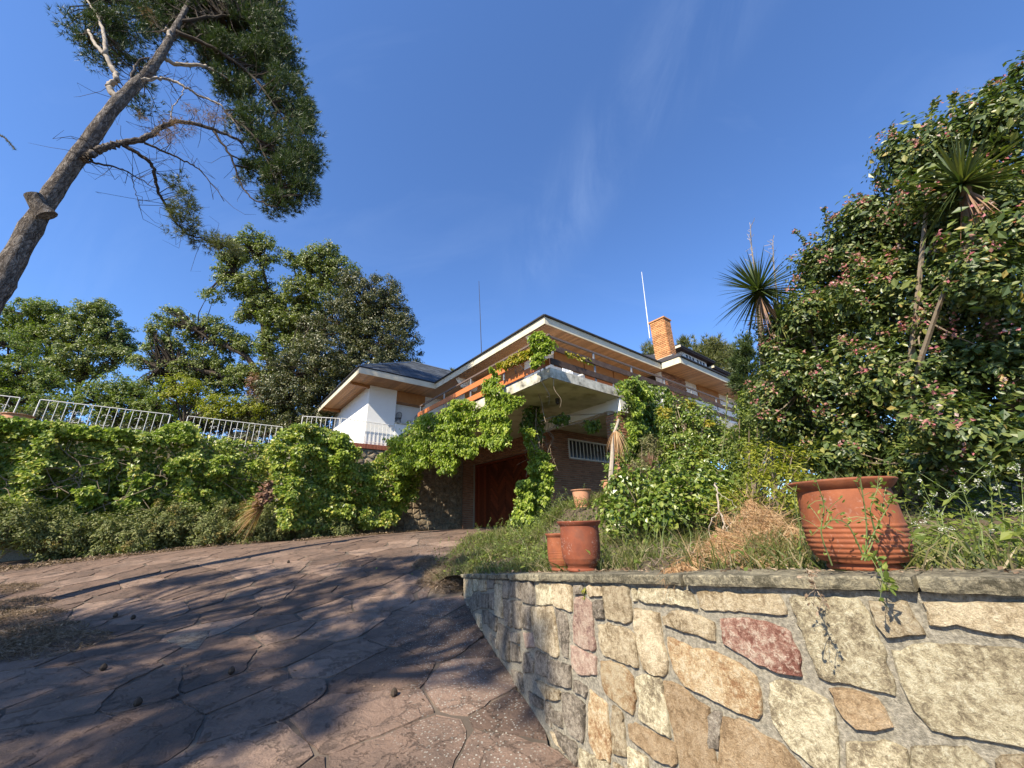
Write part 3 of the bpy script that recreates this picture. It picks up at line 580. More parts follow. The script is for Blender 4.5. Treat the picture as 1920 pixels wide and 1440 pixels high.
# rotate the grid a little so joints do not line up with the view
ang = .35; Rm = np.array([[math.cos(ang), -math.sin(ang)], [math.sin(ang), math.cos(ang)]]); c0 = np.array([-5, 7.]); Sg = (Sg-c0)@Rm.T+c0
for sp, _ in SPEC:
    j = np.argmin(((Sg-sp)**2).sum(1)); Sg[j] = sp
pol2 = pol.copy(); pol2[:len(RB)] += [.45, .1]
ins = in_poly(Sg[:, 0], Sg[:, 1], pol2)
cells = voronoi(Sg, .022, 1.6)
def visible_d(p): return math.hypot(p[0]*.6, p[1])
order = [i for i in np.argsort([visible_d(p) if p[1] > 1 else 50-p[1] for p in Sg]) if ins[i] and cells[i] is not None]
def clip_right(P):
    """cut a cell at the right border"""
    P = list(P)
    for a, b in zip(RB[:-1], RB[1:]):
        m = (a+b)/2
        if min(np.linalg.norm(np.asarray(P)-m, axis=1)) > 1.1: continue
        t = b-a; n = np.array([t[1], -t[0]]); n /= np.linalg.norm(n)
        if n[0] < 0: n = -n
        mid = np.mean(P, 0); k = (mid-a)@t/(t@t)
        if -.6 < k < 1.6: P = clip_half(P, n, n@a+.0)
        if len(P) < 3: return None
    return np.array(P)
gmap = lambda a, b, d: np.array([a, b, float(G(a, b))+d])
far = MB(); nflag = 0
for i in order:
    c = clip_right(cells[i])
    if c is None or abs(poly_area(c)) < .02: continue
    p = Sg[i]; mat = M['flag']
    for sp, mn in SPEC:
        if np.linalg.norm(np.array(sp)-p) < .05: mat = M[mn]
    if nflag < 296:
        near = visible_d(p) < 5.5
        stone_piece('flagstone', c, gmap, -.004+.007*rng.random(), mat, drive, seg=.09 if near else .2, jit=.009 if near else .012, inset=.008, rough=.0022, back=.05); nflag += 1
    else:
        ctr = c.mean(0); c2 = ctr+(c-ctr)*.97; h = .003*rng.random(); n = len(c)
        V = [gmap(a, b, -.05) for a, b in c]+[gmap(a, b, h) for a, b in c2]
        far.add(V, [(k, (k+1) % n, n+(k+1) % n, n+k) for k in range(n)]+[tuple(range(n, 2*n))])
for L_ in ([(312, 1201), (343, 1188), (397, 1181), (386, 1197), (370, 1218), (338, 1214)],):
    stone_piece('flagstone', [pxG(x, y)[:2] for x, y in L_][::-1], gmap, .002, M['flag_pale'], drive, seg=.06, jit=.006, inset=.01, rough=.002, back=.03)
if far.v: far.build('far_flagstones', M['flag'], drive, 'stuff')
# joint sheet (mortar between the flags) just under the stones
gx = np.linspace(-22, 4, 130); gy_ = np.linspace(-5, 19, 120); X, Y = np.meshgrid(gx, gy_); V = np.stack([X, Y, G(X, Y)-.012], -1).reshape(-1, 3)
i0 = (np.arange(119)[:, None]*130+np.arange(129)).reshape(-1, 1); Fq = i0+[0, 1, 131, 130]; cc = V[Fq].mean(1); keep = in_poly(cc[:, 0], cc[:, 1], pol)
leafobj('joint_mortar', V, Fq[keep], M['joint'], drive)

# ---------------------------------------------------------------- planting bed
CT = np.array([(p[0], p[1], p[2]-.03) for p in WS[::6]]+[(-1.45, 7.2, G(-1.45, 7.2)), (-1.65, 8.4, G(-1.65, 8.4)), (-1.0, 10.8, G(-1, 10.8)), (-.1, 12.3, G(0, 12.3)), (.6, 13.6, G(.6, 13.6)), (1.2, 14.4, 1.55),
               (0, 7.5, EYE-.50), (.3, 9.5, EYE-.24), (-.2, 11, EYE-.2), (.6, 12, EYE-.1), (1.6, 13.6, EYE+.12), (3.5, 12, EYE+.35), (6, 14.5, EYE+.7), (3, 8.5, EYE+.15), (2, 5, EYE-.22), (4, 4, EYE+.05), (6, 6, EYE+.5), (9, 2, EYE+.3), (4.5, 1, EYE+.02), (10, 10, EYE+1.), (1.0, 6.2, EYE-.26), (1.2, 2.8, EYE-.22), (.6, 4.2, EYE-.36), (14, 0, EYE+.5), (14, 18, EYE+1)])
_q3 = atd(1092, 951, 8.0); _q4 = atd(1147, 932, 8.6)
CT = np.vstack([CT, _q3, _q4, _q4+[.5, .4, .05]])
def BZ(x, y):
    x = np.asarray(x, float); y = np.asarray(y, float); d2 = (x[..., None]-CT[:, 0])**2+(y[..., None]-CT[:, 1])**2+.01; w_ = d2**-1.7
    return (w_*CT[:, 2]).sum(-1)/w_.sum(-1)
bedB = sm(np.r_[[(WS[k][0]+.05*0, WS[k][1]) for k in range(0, len(WS), 6)], [(-.80, 6.45)], RB[8:]], 4)
# shift the part behind the wall so the soil meets the back of the coping
B2 = []
for p in bedB:
    j = np.argmin(((WS[:, :2]-p)**2).sum(1)); dd = math.sqrt(((WS[j, :2]-p)**2).sum())
    if dd < .1 and j < len(WS)-1:
        _, z, n_ = wall_at(_d[j]); B2.append(p-n_[:2]*.235)
    else: B2.append(p)
bedB = np.array(B2)
tt = np.linspace(0, 1, 40)**1.8; farP = np.array([(16, -6+34*k) for k in np.linspace(0, 1, len(bedB))])
X = bedB[None, :, 0]*(1-tt[:, None])+farP[None, :, 0]*tt[:, None]; Y = bedB[None, :, 1]*(1-tt[:, None])+farP[None, :, 1]*tt[:, None]
nx = len(bedB); V = np.stack([X, Y, BZ(X, Y)+.015*np.sin(X*9)*np.sin(Y*7)*(tt[:, None] > .01)], -1).reshape(-1, 3)
i0 = (np.arange(39)[:, None]*nx+np.arange(nx-1)).reshape(-1, 1)
mk('planting_bed', fastmesh('planting_bed', V, i0+[0, 1, nx+1, nx], True), M['soil'], None, 'structure')
# terrace ground behind the retaining wall
mb = MB(); mb.hbox(-60, -3.75, 13.25, 90, 1.0, 4.90); mb.hbox(-3.75, 3.5, 10.2, 13.25, 1.0, 4.90); mb.hbox(-3.75, 60, 17, 90, 1.0, 4.90); mb.build('terrace_ground', M['soil'], None, 'structure')

# ================================================================ HOUSE
house = thing('house', H(3.6, 3.8, EYE), 'large villa with dark hipped roofs, pine soffits, white upper walls and brick garage floor', 'house')
_ub = {}
def unit_box(key, mat):
    if key not in _ub:
        me = bpy.data.meshes.new(key); b = MB().box((0, 0, 0), (.5, 0, 0), (0, .5, 0), (0, 0, .5)); me.from_pydata(b.v, [], b.f)
        me.materials.append(mat); _ub[key] = me
    return _ub[key]
AU = math.atan2(UE[1], UE[0])
def piece(name, key, mat, c, dims, parent, rot=AU, tilt=None):
    o = bpy.data.objects.new(name, unit_box(key, mat)); link(o, parent); o.location = Vector(np.asarray(c)-base_of(parent)); o.scale = dims
    o.rotation_euler = tilt if tilt is not None else (0, 0, rot); WL[o.name] = base_of(parent); return o
def bricks(face, a0, a1, z0, z1, other, parent, mat, key, limit, holes=(), L_=.24, hgt=.052, crs=.078, dep=.05, out_=1, stuffmat=None, cnt=[0]):
    """face 'v': plane v=other facing -v, bricks along u; face 'u': plane u=other facing -u, bricks along v"""
    st = MB(); n = 0; row = 0; z = z0
    while z < z1-.02:
        a = a0-(row % 2)*L_/2
        while a < a1:
            b0, b1 = max(a, a0), min(a+L_-.014, a1)
            m = (b0+b1)/2; zz = z+crs/2
            if b1-b0 > .03 and not any(h[0]-.02 < m < h[1]+.02 and h[2]-.02 < zz < h[3]+.02 for h in holes):
                pr = rng.uniform(-.004, .006)
                if face == 'v': c = H(m, other-dep/2+.03-pr, zz); dims = (b1-b0, dep, hgt)
                else: c = H(other-dep/2+.03-pr, m, zz); dims = (dep, b1-b0, hgt)
                if n < limit: piece('brick', key, mat, c, dims, parent); n += 1
                else: st.box(c, UE*dims[0]/2, VE*dims[1]/2, np.array([0, 0, dims[2]/2]))
            a += L_
        z += crs; row += 1
    if st.v: st.build('far_bricks', stuffmat or mat, parent, 'stuff')
# ground floor -------------------------------------------------
GZ0 = EYE-.15; ZS = 4.95; ZE = 7.60
mb = MB(); mb.hbox(3.62, 4.47, 3.83, 4.1, GZ0, ZS); mb.hbox(6.93, 15, 3.83, 4.1, GZ0, ZS); mb.hbox(4.47, 6.93, 3.83, 4.1, GZ0, 3.93); mb.hbox(4.47, 6.93, 3.83, 4.1, 4.63, ZS)
mb.hbox(3.63, 3.9, 4.1, 4.65, GZ0, ZS); mb.hbox(3.63, 3.9, 9.1, 10.0, GZ0, ZS); mb.hbox(3.63, 3.9, 4.65, 9.1, 4.30, ZS)
gw = mb.build('garage_wall', M['brickmortar'], house)
bricks('v', 3.6, 8.2, GZ0+.3, ZS, 3.8, gw, M['brick'], 'brick', 240, holes=[(4.47, 6.93, 3.93, 4.63)], stuffmat=M['brick_stuff'])
bricks('u', 9.1, 9.98, GZ0, ZS, 3.6, gw, M['brick'], 'brick', 60, stuffmat=M['brick_stuff'])
bricks('u', 3.83, 9.1, GZ0, ZS, 3.6, gw, M['brick'], 'brick', 0, holes=[(4.65, 9.1, 0, 4.30)], stuffmat=M['brick_stuff'])
mb = MB(); mb.hbox(4.5, 6.9, 3.84, 3.86, 3.95, 4.61); wd = mb.build('garage_window', M['glass'], house)
mb = MB(); mb.hbox(4.44, 6.96, 3.74, 3.82, 3.90, 3.95); mb.hbox(4.44, 6.96, 3.74, 3.82, 4.61, 4.66); mb.hbox(4.44, 4.49, 3.74, 3.82, 3.95, 4.61); mb.hbox(6.91, 6.96, 3.74, 3.82, 3.95, 4.61); mb.build('window_frame', M['whitepaint'], wd)
for k in range(1, 12): u = 4.47+k*.205; piece('window_bar', 'bar', M['whitepaint'], H(u, 3.77, 4.28), (.028, .03, .66), wd)
# garage door: three leaves of boards
gd = MB().hbox(3.80, 3.84, 4.66, 9.08, GZ0+.1, 4.28).build('garage_door', M['doorgroove'], house)
mb = MB(); mb.hbox(3.70, 3.80, 8.99, 9.08, GZ0+.1, 4.28); mb.hbox(3.70, 3.80, 4.66, 4.75, GZ0+.1, 4.28); mb.hbox(3.70, 3.80, 4.75, 8.99, 4.18, 4.28); mb.build('door_frame', M['doorwood'], gd)
for li in range(4):
    v0 = 4.77+li*1.055; v1 = v0+1.04; mbb = MB()
    if li == 3:
        for k in range(6):
            a = v0+k*(v1-v0)/6; piece('door_board', 'dboard', M['doorwood'], H(3.785, a+.085, 2.87), (.03, .163, 2.6), gd)
    else:
        c = (v0+v1)/2
        for side in (-1, 1):
            for k in range(-4, 24):
                z = GZ0+.1+k*.14; p = np.array([c+side*.012, z+.0]); q = np.array([c+side*.515, z+.515*side*side*1.0])
                # clip to the leaf height
                zlo, zhi = GZ0+.12, 4.17
                if q[1] < zlo+.05 or p[1] > zhi-.05: continue
                t0 = max(0, (zlo-p[1])/(q[1]-p[1])); t1 = min(1, (zhi-p[1])/(q[1]-p[1])); P0 = p+(q-p)*t0; Q0 = p+(q-p)*t1
                b = MB(); b.bar(H(3.785, P0[0], P0[1]), H(3.785, Q0[0], Q0[1]), .125, .022, up=UE); b.build('door_board', M['doorwood'], gd)
# slab ---------------------------------------------------------
sl_ = MB(); sl_.hbox(0, 16, 0, 2.8, ZS, 5.21); sl_.hbox(0, 2.6, 2.8, 9.2, ZS, 5.21)
slab = sl_.build('balcony_slab', M['concrete'], house)
mb = MB(); mb.hbox(.05, 16, .05, 3.8, ZS-.006, ZS-.001); mb.hbox(.05, 3.58, 3.8, 9.98, ZS-.006, ZS-.001); mb.build('slab_underside', M['underslab'], slab)
mb = MB(); mb.hbox(2.62, 16, 2.8, 9, ZS, 5.2); mb.build('floor_slab', M['concrete'], house)
mb = MB(); mb.lathe(H(1.32, 1.11, ZS-.17), [(0, .0), (.045, 0), (.06, .04), (.06, .165), (0, .165)], 12); lamp = mb.build('soffit_lamp', M['darkmetal'], slab)
mb = MB(); mb.hbox(2.72, 3.05, .02, .5, ZS-.42, ZS-.004); mb.hbox(2.78, 3.0, .5, 3.8, ZS-.30, ZS-.004); mb.build('beam_head', M['white'], house)
pil = MB().hbox(2.70, 3.14, .14, .56, EYE-.1, ZS-.45).build('brick_pillar', M['brickmortar'], house)
bricks('v', 2.68, 3.16, EYE+.3, ZS-.45, .14, pil, M['brick'], 'brick', 200); bricks('u', .12, .56, EYE+.3, ZS-.45, 2.70, pil, M['brick'], 'brick', 200)
# upper walls --------------------------------------------------
mb = MB(); mb.hbox(2.9, 8.3, 2.8, 3.1, 5.21, ZE+.1); mb.hbox(8.3, 20, 1.7, 2.0, 5.21, ZE+.1); mb.hbox(2.6, 2.9, 2.8, 10.4, 5.21, ZE+.1)
mb.hbox(-1.15, .1, 10.2, 10.45, 4.9, ZE+.1); mb.hbox(-1.15, -.9, 10.45, 16.2, 4.9, ZE+.1); mb.hbox(1.52, 2.6, 10.3, 10.5, 4.9, ZE+.1); mb.hbox(.1, 1.52, 10.62, 10.8, 4.9, ZE+.1)
mb.hbox(-.9, 22, 16, 16.2, 4.9, ZE+.1)
mb.build('upper_wall', M['white'], house)
ww = MB().hbox(.102, 1.518, 10.22, 10.60, 7.08, ZE).build('shutter_box', M['woodslat'], house)
for k in range(17): piece('slat', 'slat', M['woodslat'], H(.145+k*.0835, 10.212, 7.34), (.074, .02, .50), ww)
mb = MB()
for k in range(21): mb.hbox(.11, 1.51, 10.58-.008, 10.612, 6.07+k*.048, 6.07+k*.048+.042)
mb.build('roller_shutter', M['white'], house)
MB().hbox(.08, 2.1, 9.98, 10.58, 5.99, 6.05).build('window_ledge', M['concrete'], house)
MB().hbox(.10, 2.1, 10.02, 10.25, 4.92, 5.985).build('parapet', M['white'], house)
# wooden shutters of the balcony side
for (u0, u1) in ((3.0, 4.5), (4.6, 6.3), (6.4, 8.1)):
    o = MB().hbox(u0, u1, 2.72, 2.80, 6.95, ZE-.004).build('shutter_box', M['woodslat'], house)
    mb = MB()
    for k in range(28): mb.hbox(u0+.03, u1-.03, 2.77, 2.802, 5.6+k*.048, 5.6+k*.048+.042)
    mb.build('roller_shutter', M['orange'] if u0 > 4.55 else M['white'], house)
o = MB().hbox(11.2, 13.25, 1.62, 1.70, 6.9, ZE-.004).build('shutter_box', M['woodslat'], house)
o = MB().hbox(8.28, 10.1, 1.66, 1.70, 5.21, ZE-.004).build('brick_pier', M['brickmortar'], house)
bricks('v', 8.27, 10.1, 5.5, ZE-.03, 1.65, o, M['brick'], 'brick', 0, stuffmat=M['brick_stuff'])
for (v0, v1) in ((4.0, 5.6), (6.2, 8.2)):
    o = MB().hbox(2.53, 2.60, v0, v1, 6.95, ZE-.004).build('shutter_box', M['woodslat'], house)
    MB().hbox(2.56, 2.61, v0+.05, v1-.05, 5.3, 6.94).build('window_glass', M['glass'], house)
# roofs ---------------------------------------------------------
OUT = [(-2.05, 16.5), (-2.05, 8.95), (1.38, 8.95), (1.38, 1.5), (8.02, 1.5), (8.02, .65), (24, .65)]
fb = MB(); eb = MB()
for i, ((a, b), (c, d)) in enumerate(zip(OUT[:-1], OUT[1:])):
    p, q = H(a, b, 0), H(c, d, 0); t = unit(q-p); n = np.array([t[1], -t[0], 0]);
    if n @ (H(4, 8, 0)-p) > 0: n = -n
    convex0 = i in (1, 3, 5); convex1 = i in (0, 2, 4)
    # fascia board .23 high with its face on the outline; trimmed so boards butt
    p2 = p + t*(.0 if convex0 else (-.0)); q2 = q-t*(.03 if convex1 else 0)
    if i in (2, 4): p2 = p+t*.03
    zc = np.array([0, 0, ZE+.10]); fbo = MB(); fbo.box((p2+q2)/2-n*.014+zc, (q2-p2)/2, n*.014, np.array([0, 0, .125])); fbo.build('fascia_board', M['fascia'], house)
    ebo = MB(); p3 = p-t*(.035 if convex0 else -.04); q3 = q+t*(.035 if convex1 else -.05); ebo.box((p3+q3)/2+n*.02+np.array([0, 0, ZE+.252+.0015*i]), (q3-p3)/2, n*.05, np.array([0, 0, .022])); ebo.build('roof_edge', M['roofedge'], house)
sb = MB(); u = -2.02
while u < 20:
    v0 = 8.98 if u < 1.40 else (1.53 if u < 8.04 else .68); v1 = 15.9
    if u < 2.6 or u > 2.55:
        if u >= 2.6: v1 = 3.2 if u < 8.3 else 2.1
        elif u > 1.40: v1 = 10.4
        sb.hbox(u, u+.093, v0, v1, ZE+.002+.002*rng.random(), ZE+.018)
    u += .1
sb.build('soffit_boards', M['wood'], house, 'stuff')
# dark board seam above
mb = MB(); mb.hbox(-2.0, 20, 9.0, 16.4, ZE+.022, ZE+.04); mb.hbox(1.42, 20, 1.55, 9.0, ZE+.022, ZE+.04); mb.hbox(8.06, 20, .70, 1.55, ZE+.022, ZE+.04); mb.build('ceiling_board', M['weathered'], house)
def hip(u0, u1, v0, v1, slope, inset, name):
    z0 = ZE+.262; z1 = z0+slope*inset; V = [H(u0, v0, z0), H(u1, v0, z0), H(u1, v1, z0), H(u0, v1, z0), H(u0+inset, v0+inset, z1), H(u1-inset, v0+inset, z1), H(u1-inset, v1-inset, z1), H(u0+inset, v1-inset, z1)]
    b = MB(); b.add(V, [(0, 1, 5, 4), (1, 2, 6, 5), (2, 3, 7, 6), (3, 0, 4, 7), (4, 5, 6, 7), (0, 3, 2, 1)]); return b.build(name, M['roofedge'], house), z0
r1, z0 = hip(-2.09, 9, 8.91, 16.54, .655, 3.81, 'wing_roof')
sh = MB()   # shingles in courses on the wing's front slope
L_ = math.sqrt(1+.655**2); nrow = 20; dvr = 3.81/nrow; nv = VE*-.655/L_+np.array([0, 0, 1/L_]); sv = (VE+np.array([0, 0, .655]))/L_
for r in range(nrow):
    v = r*dvr; ua = -2.09+v; ub = 4.2; u = ua-(r % 2)*.15
    while u < ub:
        a, b = max(u, ua+.01), u+.288; c = H((a+b)/2, 8.91+v+dvr*.5, z0+.655*(v+dvr*.5))+nv*(.012+.003*rng.random())
        if b-a > .04: sh.box(c, UE*(b-a)/2, sv*dvr*L_*.56, nv*.006+sv*0)
        u += .30
for r in range(12):
    for k in range(8):
        a = .03+k*.3+(r % 2)*.15; c = H(8.02+.1+r*.19, .65+r*.19+a, z0+.655*(.1+r*.19)); n2 = UE*-.655/L_+np.array([0, 0, 1/L_]); s2 = (UE+np.array([0, 0, .655]))/L_
        if a < 2.4: sh.box(c+n2*.012, VE*.143, s2*.12, n2*.006)
sh.build('shingles', M['shingle'], r1, 'stuff')
rb = MB(); rb.bar(H(-2.05, 8.95, z0+.03), H(1.72, 12.72, z0+.655*3.81+.02), .12, .05); rb.bar(H(1.72, 12.72, z0+.655*3.81+.03), H(6, 12.72, z0+.655*3.81+.03), .13, .05); rb.build('ridge_cap', M['metal'], r1)
hip(1.34, 24, 1.46, 16.5, .655, 4.2, 'main_roof'); hip(7.98, 24, .61, 16.5, .655, 4.6, 'right_roof')
# soffit brackets
for (u0, v0) in ((1.5, 2.5), (1.55, 7.25)):
    b = MB(); b.add([H(u0, v0-.11, ZE), H(u0, v0+.11, ZE), H(u0+.28, v0+.11, ZE-.33), H(u0+.28, v0-.11, ZE-.33), H(2.6, v0-.11, ZE), H(2.6, v0+.11, ZE), H(2.6, v0+.11, ZE-.42), H(2.6, v0-.11, ZE-.42)],
                    [(0, 1, 2, 3), (1, 5, 6, 2), (0, 3, 7, 4), (3, 2, 6, 7)]); b.build('eave_bracket', M['white'], house)
for v0 in (10.2, 14.75): MB().hbox(-1.95, -1.16, v0, v0+.16, ZE-.12, ZE-.002).build('eave_beam', M['woodslat'], house)
# chimney
ch = MB().hbox(8.93, 9.43, 1.52, 2.18, 7.9, 10.33).build('chimney', M['brickmortar'], house)
bricks('u', 1.50, 2.20, 8.0, 10.36, 8.92, ch, M['brick_orange'], 'cbrick', 300, L_=.235, hgt=.062, crs=.086); bricks('v', 8.94, 9.45, 8.0, 10.36, 1.50, ch, M['brick_orange'], 'cbrick', 300, L_=.235, hgt=.062, crs=.086)
b = MB(); b.hbox(8.86, 9.5, 1.44, 2.26, 10.34, 10.40); b.build('chimney_cap', M['brick_orange'], ch)
b = MB(); b.hbox(8.80, 9.5, 1.36, 2.3, 8.3, 8.42); b.build('chimney_base', M['concrete'], ch)
# dormers
for (u0, u1, ze, e0, e1) in ((13.15, 15.9, 10.38, 12.55, 16.55), (16.75, 19.5, 10.05, 16.15, 20.3)):
    d = MB().hbox(u0, u1, 3.0, 8, 8.8, ze).build('dormer', M['white'], house)
    b = MB(); b.hbox(e0, e1, 2.72, 8.2, ze+.10, ze+.16); b.hbox(e0+.2, e1-.2, 2.9, 8, ze+.16, ze+.30); b.build('dormer_roof', M['roofedge'], d)
    b = MB(); b.hbox(e0+.04, e1-.04, 2.76, 8.1, ze, ze+.098); b.build('dormer_soffit', M['weathered'], d)
    b = MB(); b.hbox(e0-.02, e0+.03, 2.70, 8.1, ze+.0, ze+.12); b.build('dormer_fascia', M['fascia'], d)
    for g0 in (u0+.35, u0+1.55):
        for k in range(3):
            w_ = MB().hbox(g0+k*.34, g0+k*.34+.23, 2.985, 3.01, ze-.52, ze-.10).build('dormer_window', M['glass'], d)
            fr = MB(); a, c = g0+k*.34, g0+k*.34+.23
            for q in ((a-.03, a, ze-.55, ze-.07), (c, c+.03, ze-.55, ze-.07)): fr.hbox(q[0], q[1], 2.965, 3.0, q[2], q[3])
            fr.hbox(a, c, 2.965, 3.0, ze-.10, ze-.07); fr.hbox(a, c, 2.965, 3.0, ze-.55, ze-.52); fr.build('window_frame', M['white'], w_) if False else fr.build('dormer_window_frame', M['white'], d)
# balcony railing -----------------------------------------------
rail = thing('balcony_railing', H(0, 0, 5.21), 'wooden board railing with steel posts round the edge of the upper balcony', 'railing')
PV = [.25, 1.94, 3.73, 5.51, 7.44]; PU = [1.80, 3.56, 5.38, 7.15, 9.03, 10.9, 12.7, 14.5]
for v in PV: MB().hbox(.04, .07, v-.025, v+.025, 4.99, 6.11).build('post', M['metal'], rail)
for u in PU: MB().hbox(u-.025, u+.025, .04, .07, 5.0, 6.09).build('post', M['metal'], rail)
MB().hbox(.03, .08, .0, 7.5, 6.11, 6.16).build('handrail', M['rustmetal'], rail)
MB().hbox(.08, 15, .03, .08, 6.09, 6.14).build('handrail', M['rustmetal'], rail)
seg = [0.0, 2.6, 5.2, 7.55]
for a, b in zip(seg[:-1], seg[1:]):
    for z in (5.70, 5.29): MB().hbox(-.005, .035, a+.006, b-.006, z, z+.17).build('board', M['orange'], rail)
seg = [.05, 3.4, 7.1, 10.9, 15]
for a, b in zip(seg[:-1], seg[1:]):
    for z in (5.72, 5.32): MB().hbox(a+.006, b-.006, -.005+.0, .035, z, z+.16).build('board', M['weathered'], rail)
MB().bar(H(.02, 7.75, 5.17), H(.02, 9.1, 4.98), .05, .17).build('board', M['orange'], rail)

# white retaining terrace wall -------------------------------------
tw = thing('terrace_retaining_wall', H(-1.9, 10.0, 1.3), 'tall fieldstone retaining wall under the white wing, largely hidden by creeper', 'wall')
mb = MB(); mb.hbox(-3.75, 3.68, 10.03, 10.19, 1.0, 4.74); mb.hbox(-3.75, -3.55, 10.19, 13.2, 1.0, 4.74); mb.hbox(-30, -3.75, 13.03, 13.2, .6, 4.74); mb.build('wall_core', M['mortar'], tw)
Sv = [(u+rng.uniform(-.1, .1), z+rng.uniform(-.07, .07)) for z in np.arange(1.1, 4.9, .24) for u in np.arange(-2.3, 3.9, .36)]
cm = lambda a, b, d: H(a, 10.03-d, b)
for c in voronoi(Sv, .035, .6):
    if c is None or c[:, 0].min() < -2.4: continue
    c = np.array([(min(a, 3.56), min(b, 4.72)) for a, b in c])
    if np.ptp(c[:, 0]) < .08 or np.ptp(c[:, 1]) < .08: continue
    stone_piece('stone', c, cm, .025+.02*rng.random(), M['st_field'], tw, seg=.12, jit=.012, inset=.03, rough=.008)
for k in range(64): piece('coping_brick', 'rbrick', M['brick_red'], H(-3.7+k*.062+.03, 10.07, 4.84), (.052, .24, .19), tw)
cb = MB()
for k in range(55): cb.hbox(-3.7+3.97+k*.062, -3.7+4.022+k*.062, 9.95, 10.19, 4.745, 4.935)
cb.build('far_coping_bricks', M['brick_red'], tw, 'stuff')

# ---------------------------------------------------------------- white iron railings on the terrace
def fence(P0, P1, zt, name_label, sp=.205, scroll=True, curve=None, zb=4.95):
    P0, P1 = np.array(P0), np.array(P1); Ln = np.linalg.norm(P1-P0)
    f = thing('terrace_railing', H(P0[0], P0[1], zb), name_label, 'railing', 'white iron railings along the terrace edge')
    n = int(Ln/sp); pt = lambda t: P0+(P1-P0)*t
    MB().tube([H(*pt(t), zt) for t in np.linspace(0, 1, 8)], .017, 6).build('top_rail', M['railrust'], f)
    MB().tube([H(*pt(t), zb+.10) for t in np.linspace(0, 1, 4)], .011, 5).build('bottom_rail', M['railrust'], f)
    me = None
    for k in range(n+1):
        t = k/n; r = .019 if k in (0, n) else .0115; a = H(*pt(t), zb); b = H(*pt(t), zt-.01)
        MB().tube([a, b], r*.9, 6).build('post' if k in (0, n) else 'baluster', M['railrust'], f)
    if scroll:
        for t0 in (.27, .5, .75):
            c = H(*pt(t0), (zt+zb)/2+.03); t_ = unit(H(*P1, 0)-H(*P0, 0)); sc = MB()
            for sx in (-1, 1):
                for sz in (-1, 1):
                    th = np.linspace(0, 4.4, 14); rr = .10*np.exp(-th*.28)
                    sc.tube([c+t_*sx*(.04+rr_*math.cos(h)*.9)+np.array([0, 0, sz*(.13+rr_*math.sin(h))]) for h, rr_ in zip(th, rr)], .006, 4)
            sc.build('scroll', M['railrust'], f)
    return f
fence((-12.6, 13.3), (-11.5, 13.3), 5.95, 'white iron railing at the far left edge, beside the terracotta pot')
fence((-11.06, 13.3), (-7.68, 13.3), 5.97, 'long white iron railing with scrolls between the left pot and the bright green tuft')
fence((-7.15, 13.3), (-3.85, 13.3), 5.99, 'white iron railing with scrolls right of the bright green tuft')
fence((-3.55, 10.5), (-2.25, 10.08), 5.88, 'short white iron railing before the dark tree, left of the white wing', .17, False)
fence((-2.2, 10.06), (.08, 10.06), 5.90, 'white iron railing standing in front of the white wing wall', .17, False)

# ---------------------------------------------------------------- antennas
a = px_v(903, 664, 6.0); b = atY(898, 527, a[1]); mb = MB().tube([a+[0, 0, -.8], a, b], [.02, .018, .010], 5); tag(mb.build('roof_antenna', M['darkmetal']), 'thin dark whip antenna rising behind the left eave of the roof', 'antenna')
a = H(8.85, 2.28, 9.6); b = atY(1203, 510, a[1]); mb = MB().tube([a, a+(b-a)*.45, a+(b-a)*.46, b], [.022, .020, .016, .012], 6); tag(mb.build('chimney_antenna', M['whitepaint']), 'pale whip antenna fixed to the back corner of the brick chimney', 'antenna')

# ---------------------------------------------------------------- balcony furniture
def wire_chair(c, face, label, tilt=.25, s=1.):
    t = thing('wire_chair', c, label, 'chair', 'dark wire chairs'); c = np.array(c, float); fx = np.array([math.cos(face), math.sin(face), 0]); sx = np.array([-fx[1], fx[0], 0]); z = np.array([0, 0, 1.])
    b = MB(); ctr = c+z*.72*s-fx*.18*s; bu = unit(z-fx*tilt)
    th = np.linspace(0, 2*math.pi, 25); b.tube([ctr+sx*.21*s*math.cos(h)+bu*.27*s*math.sin(h) for h in th], .011, 5, False)
    for k in np.linspace(-.16, .16, 7): hh = .27*math.sqrt(max(0, 1-(k/.21)**2)); b.tube([ctr+sx*k*s-bu*hh*s, ctr+sx*k*s+bu*hh*s], .004, 4, False)
    for k in (-.12, 0, .12): hh = .21*math.sqrt(1-(k/.27)**2); b.tube([ctr+bu*k*s-sx*hh*s, ctr+bu*k*s+sx*hh*s], .004, 4, False)
    b.build('backrest', M['darkmetal'], t)
    b = MB(); sc_ = c+z*.44*s; b.tube([sc_+sx*.21*s*math.cos(h)+fx*.21*s*math.sin(h) for h in th], .011, 5, False)
    for k in np.linspace(-.16, .16, 7): hh = math.sqrt(max(0, .21**2-k*k)); b.tube([sc_+sx*k*s-fx*hh*s, sc_+sx*k*s+fx*hh*s], .004, 4, False)
    b.build('seat', M['darkmetal'], t)
    for i in (-1, 1):
        for j in (-1, 1): MB().tube([sc_+sx*.14*i*s+fx*.14*j*s, c+sx*.2*i*s+fx*.2*j*s], .010, 5).build('leg', M['darkmetal'], t)
fcam = math.atan2(-.9, .1)
wire_chair(H(.30, 10.32, 6.05), fcam, 'dark wire chair standing on the ledge at the left end of the roller shutter', .1, .62)
wire_chair(H(1.22, 10.32, 6.05), fcam, 'dark wire chair standing on the ledge nearer the orange railing', .1, .62)
wire_chair(H(.62, 1.75, 5.21), fcam+2.2, 'dark round-backed wire chair on the balcony behind the slab edge', .5, .8)
mb = MB(); c = H(.78, 10.2, 6.05); mb.lathe(c, [(0, 0), (.07, 0), (.085, .15), (.085, .16), (0, .16)], 16); o = mb.build('white_jar', M['plastic']); tag(o, 'small pale jar standing on the ledge between two wire chairs', 'jar')
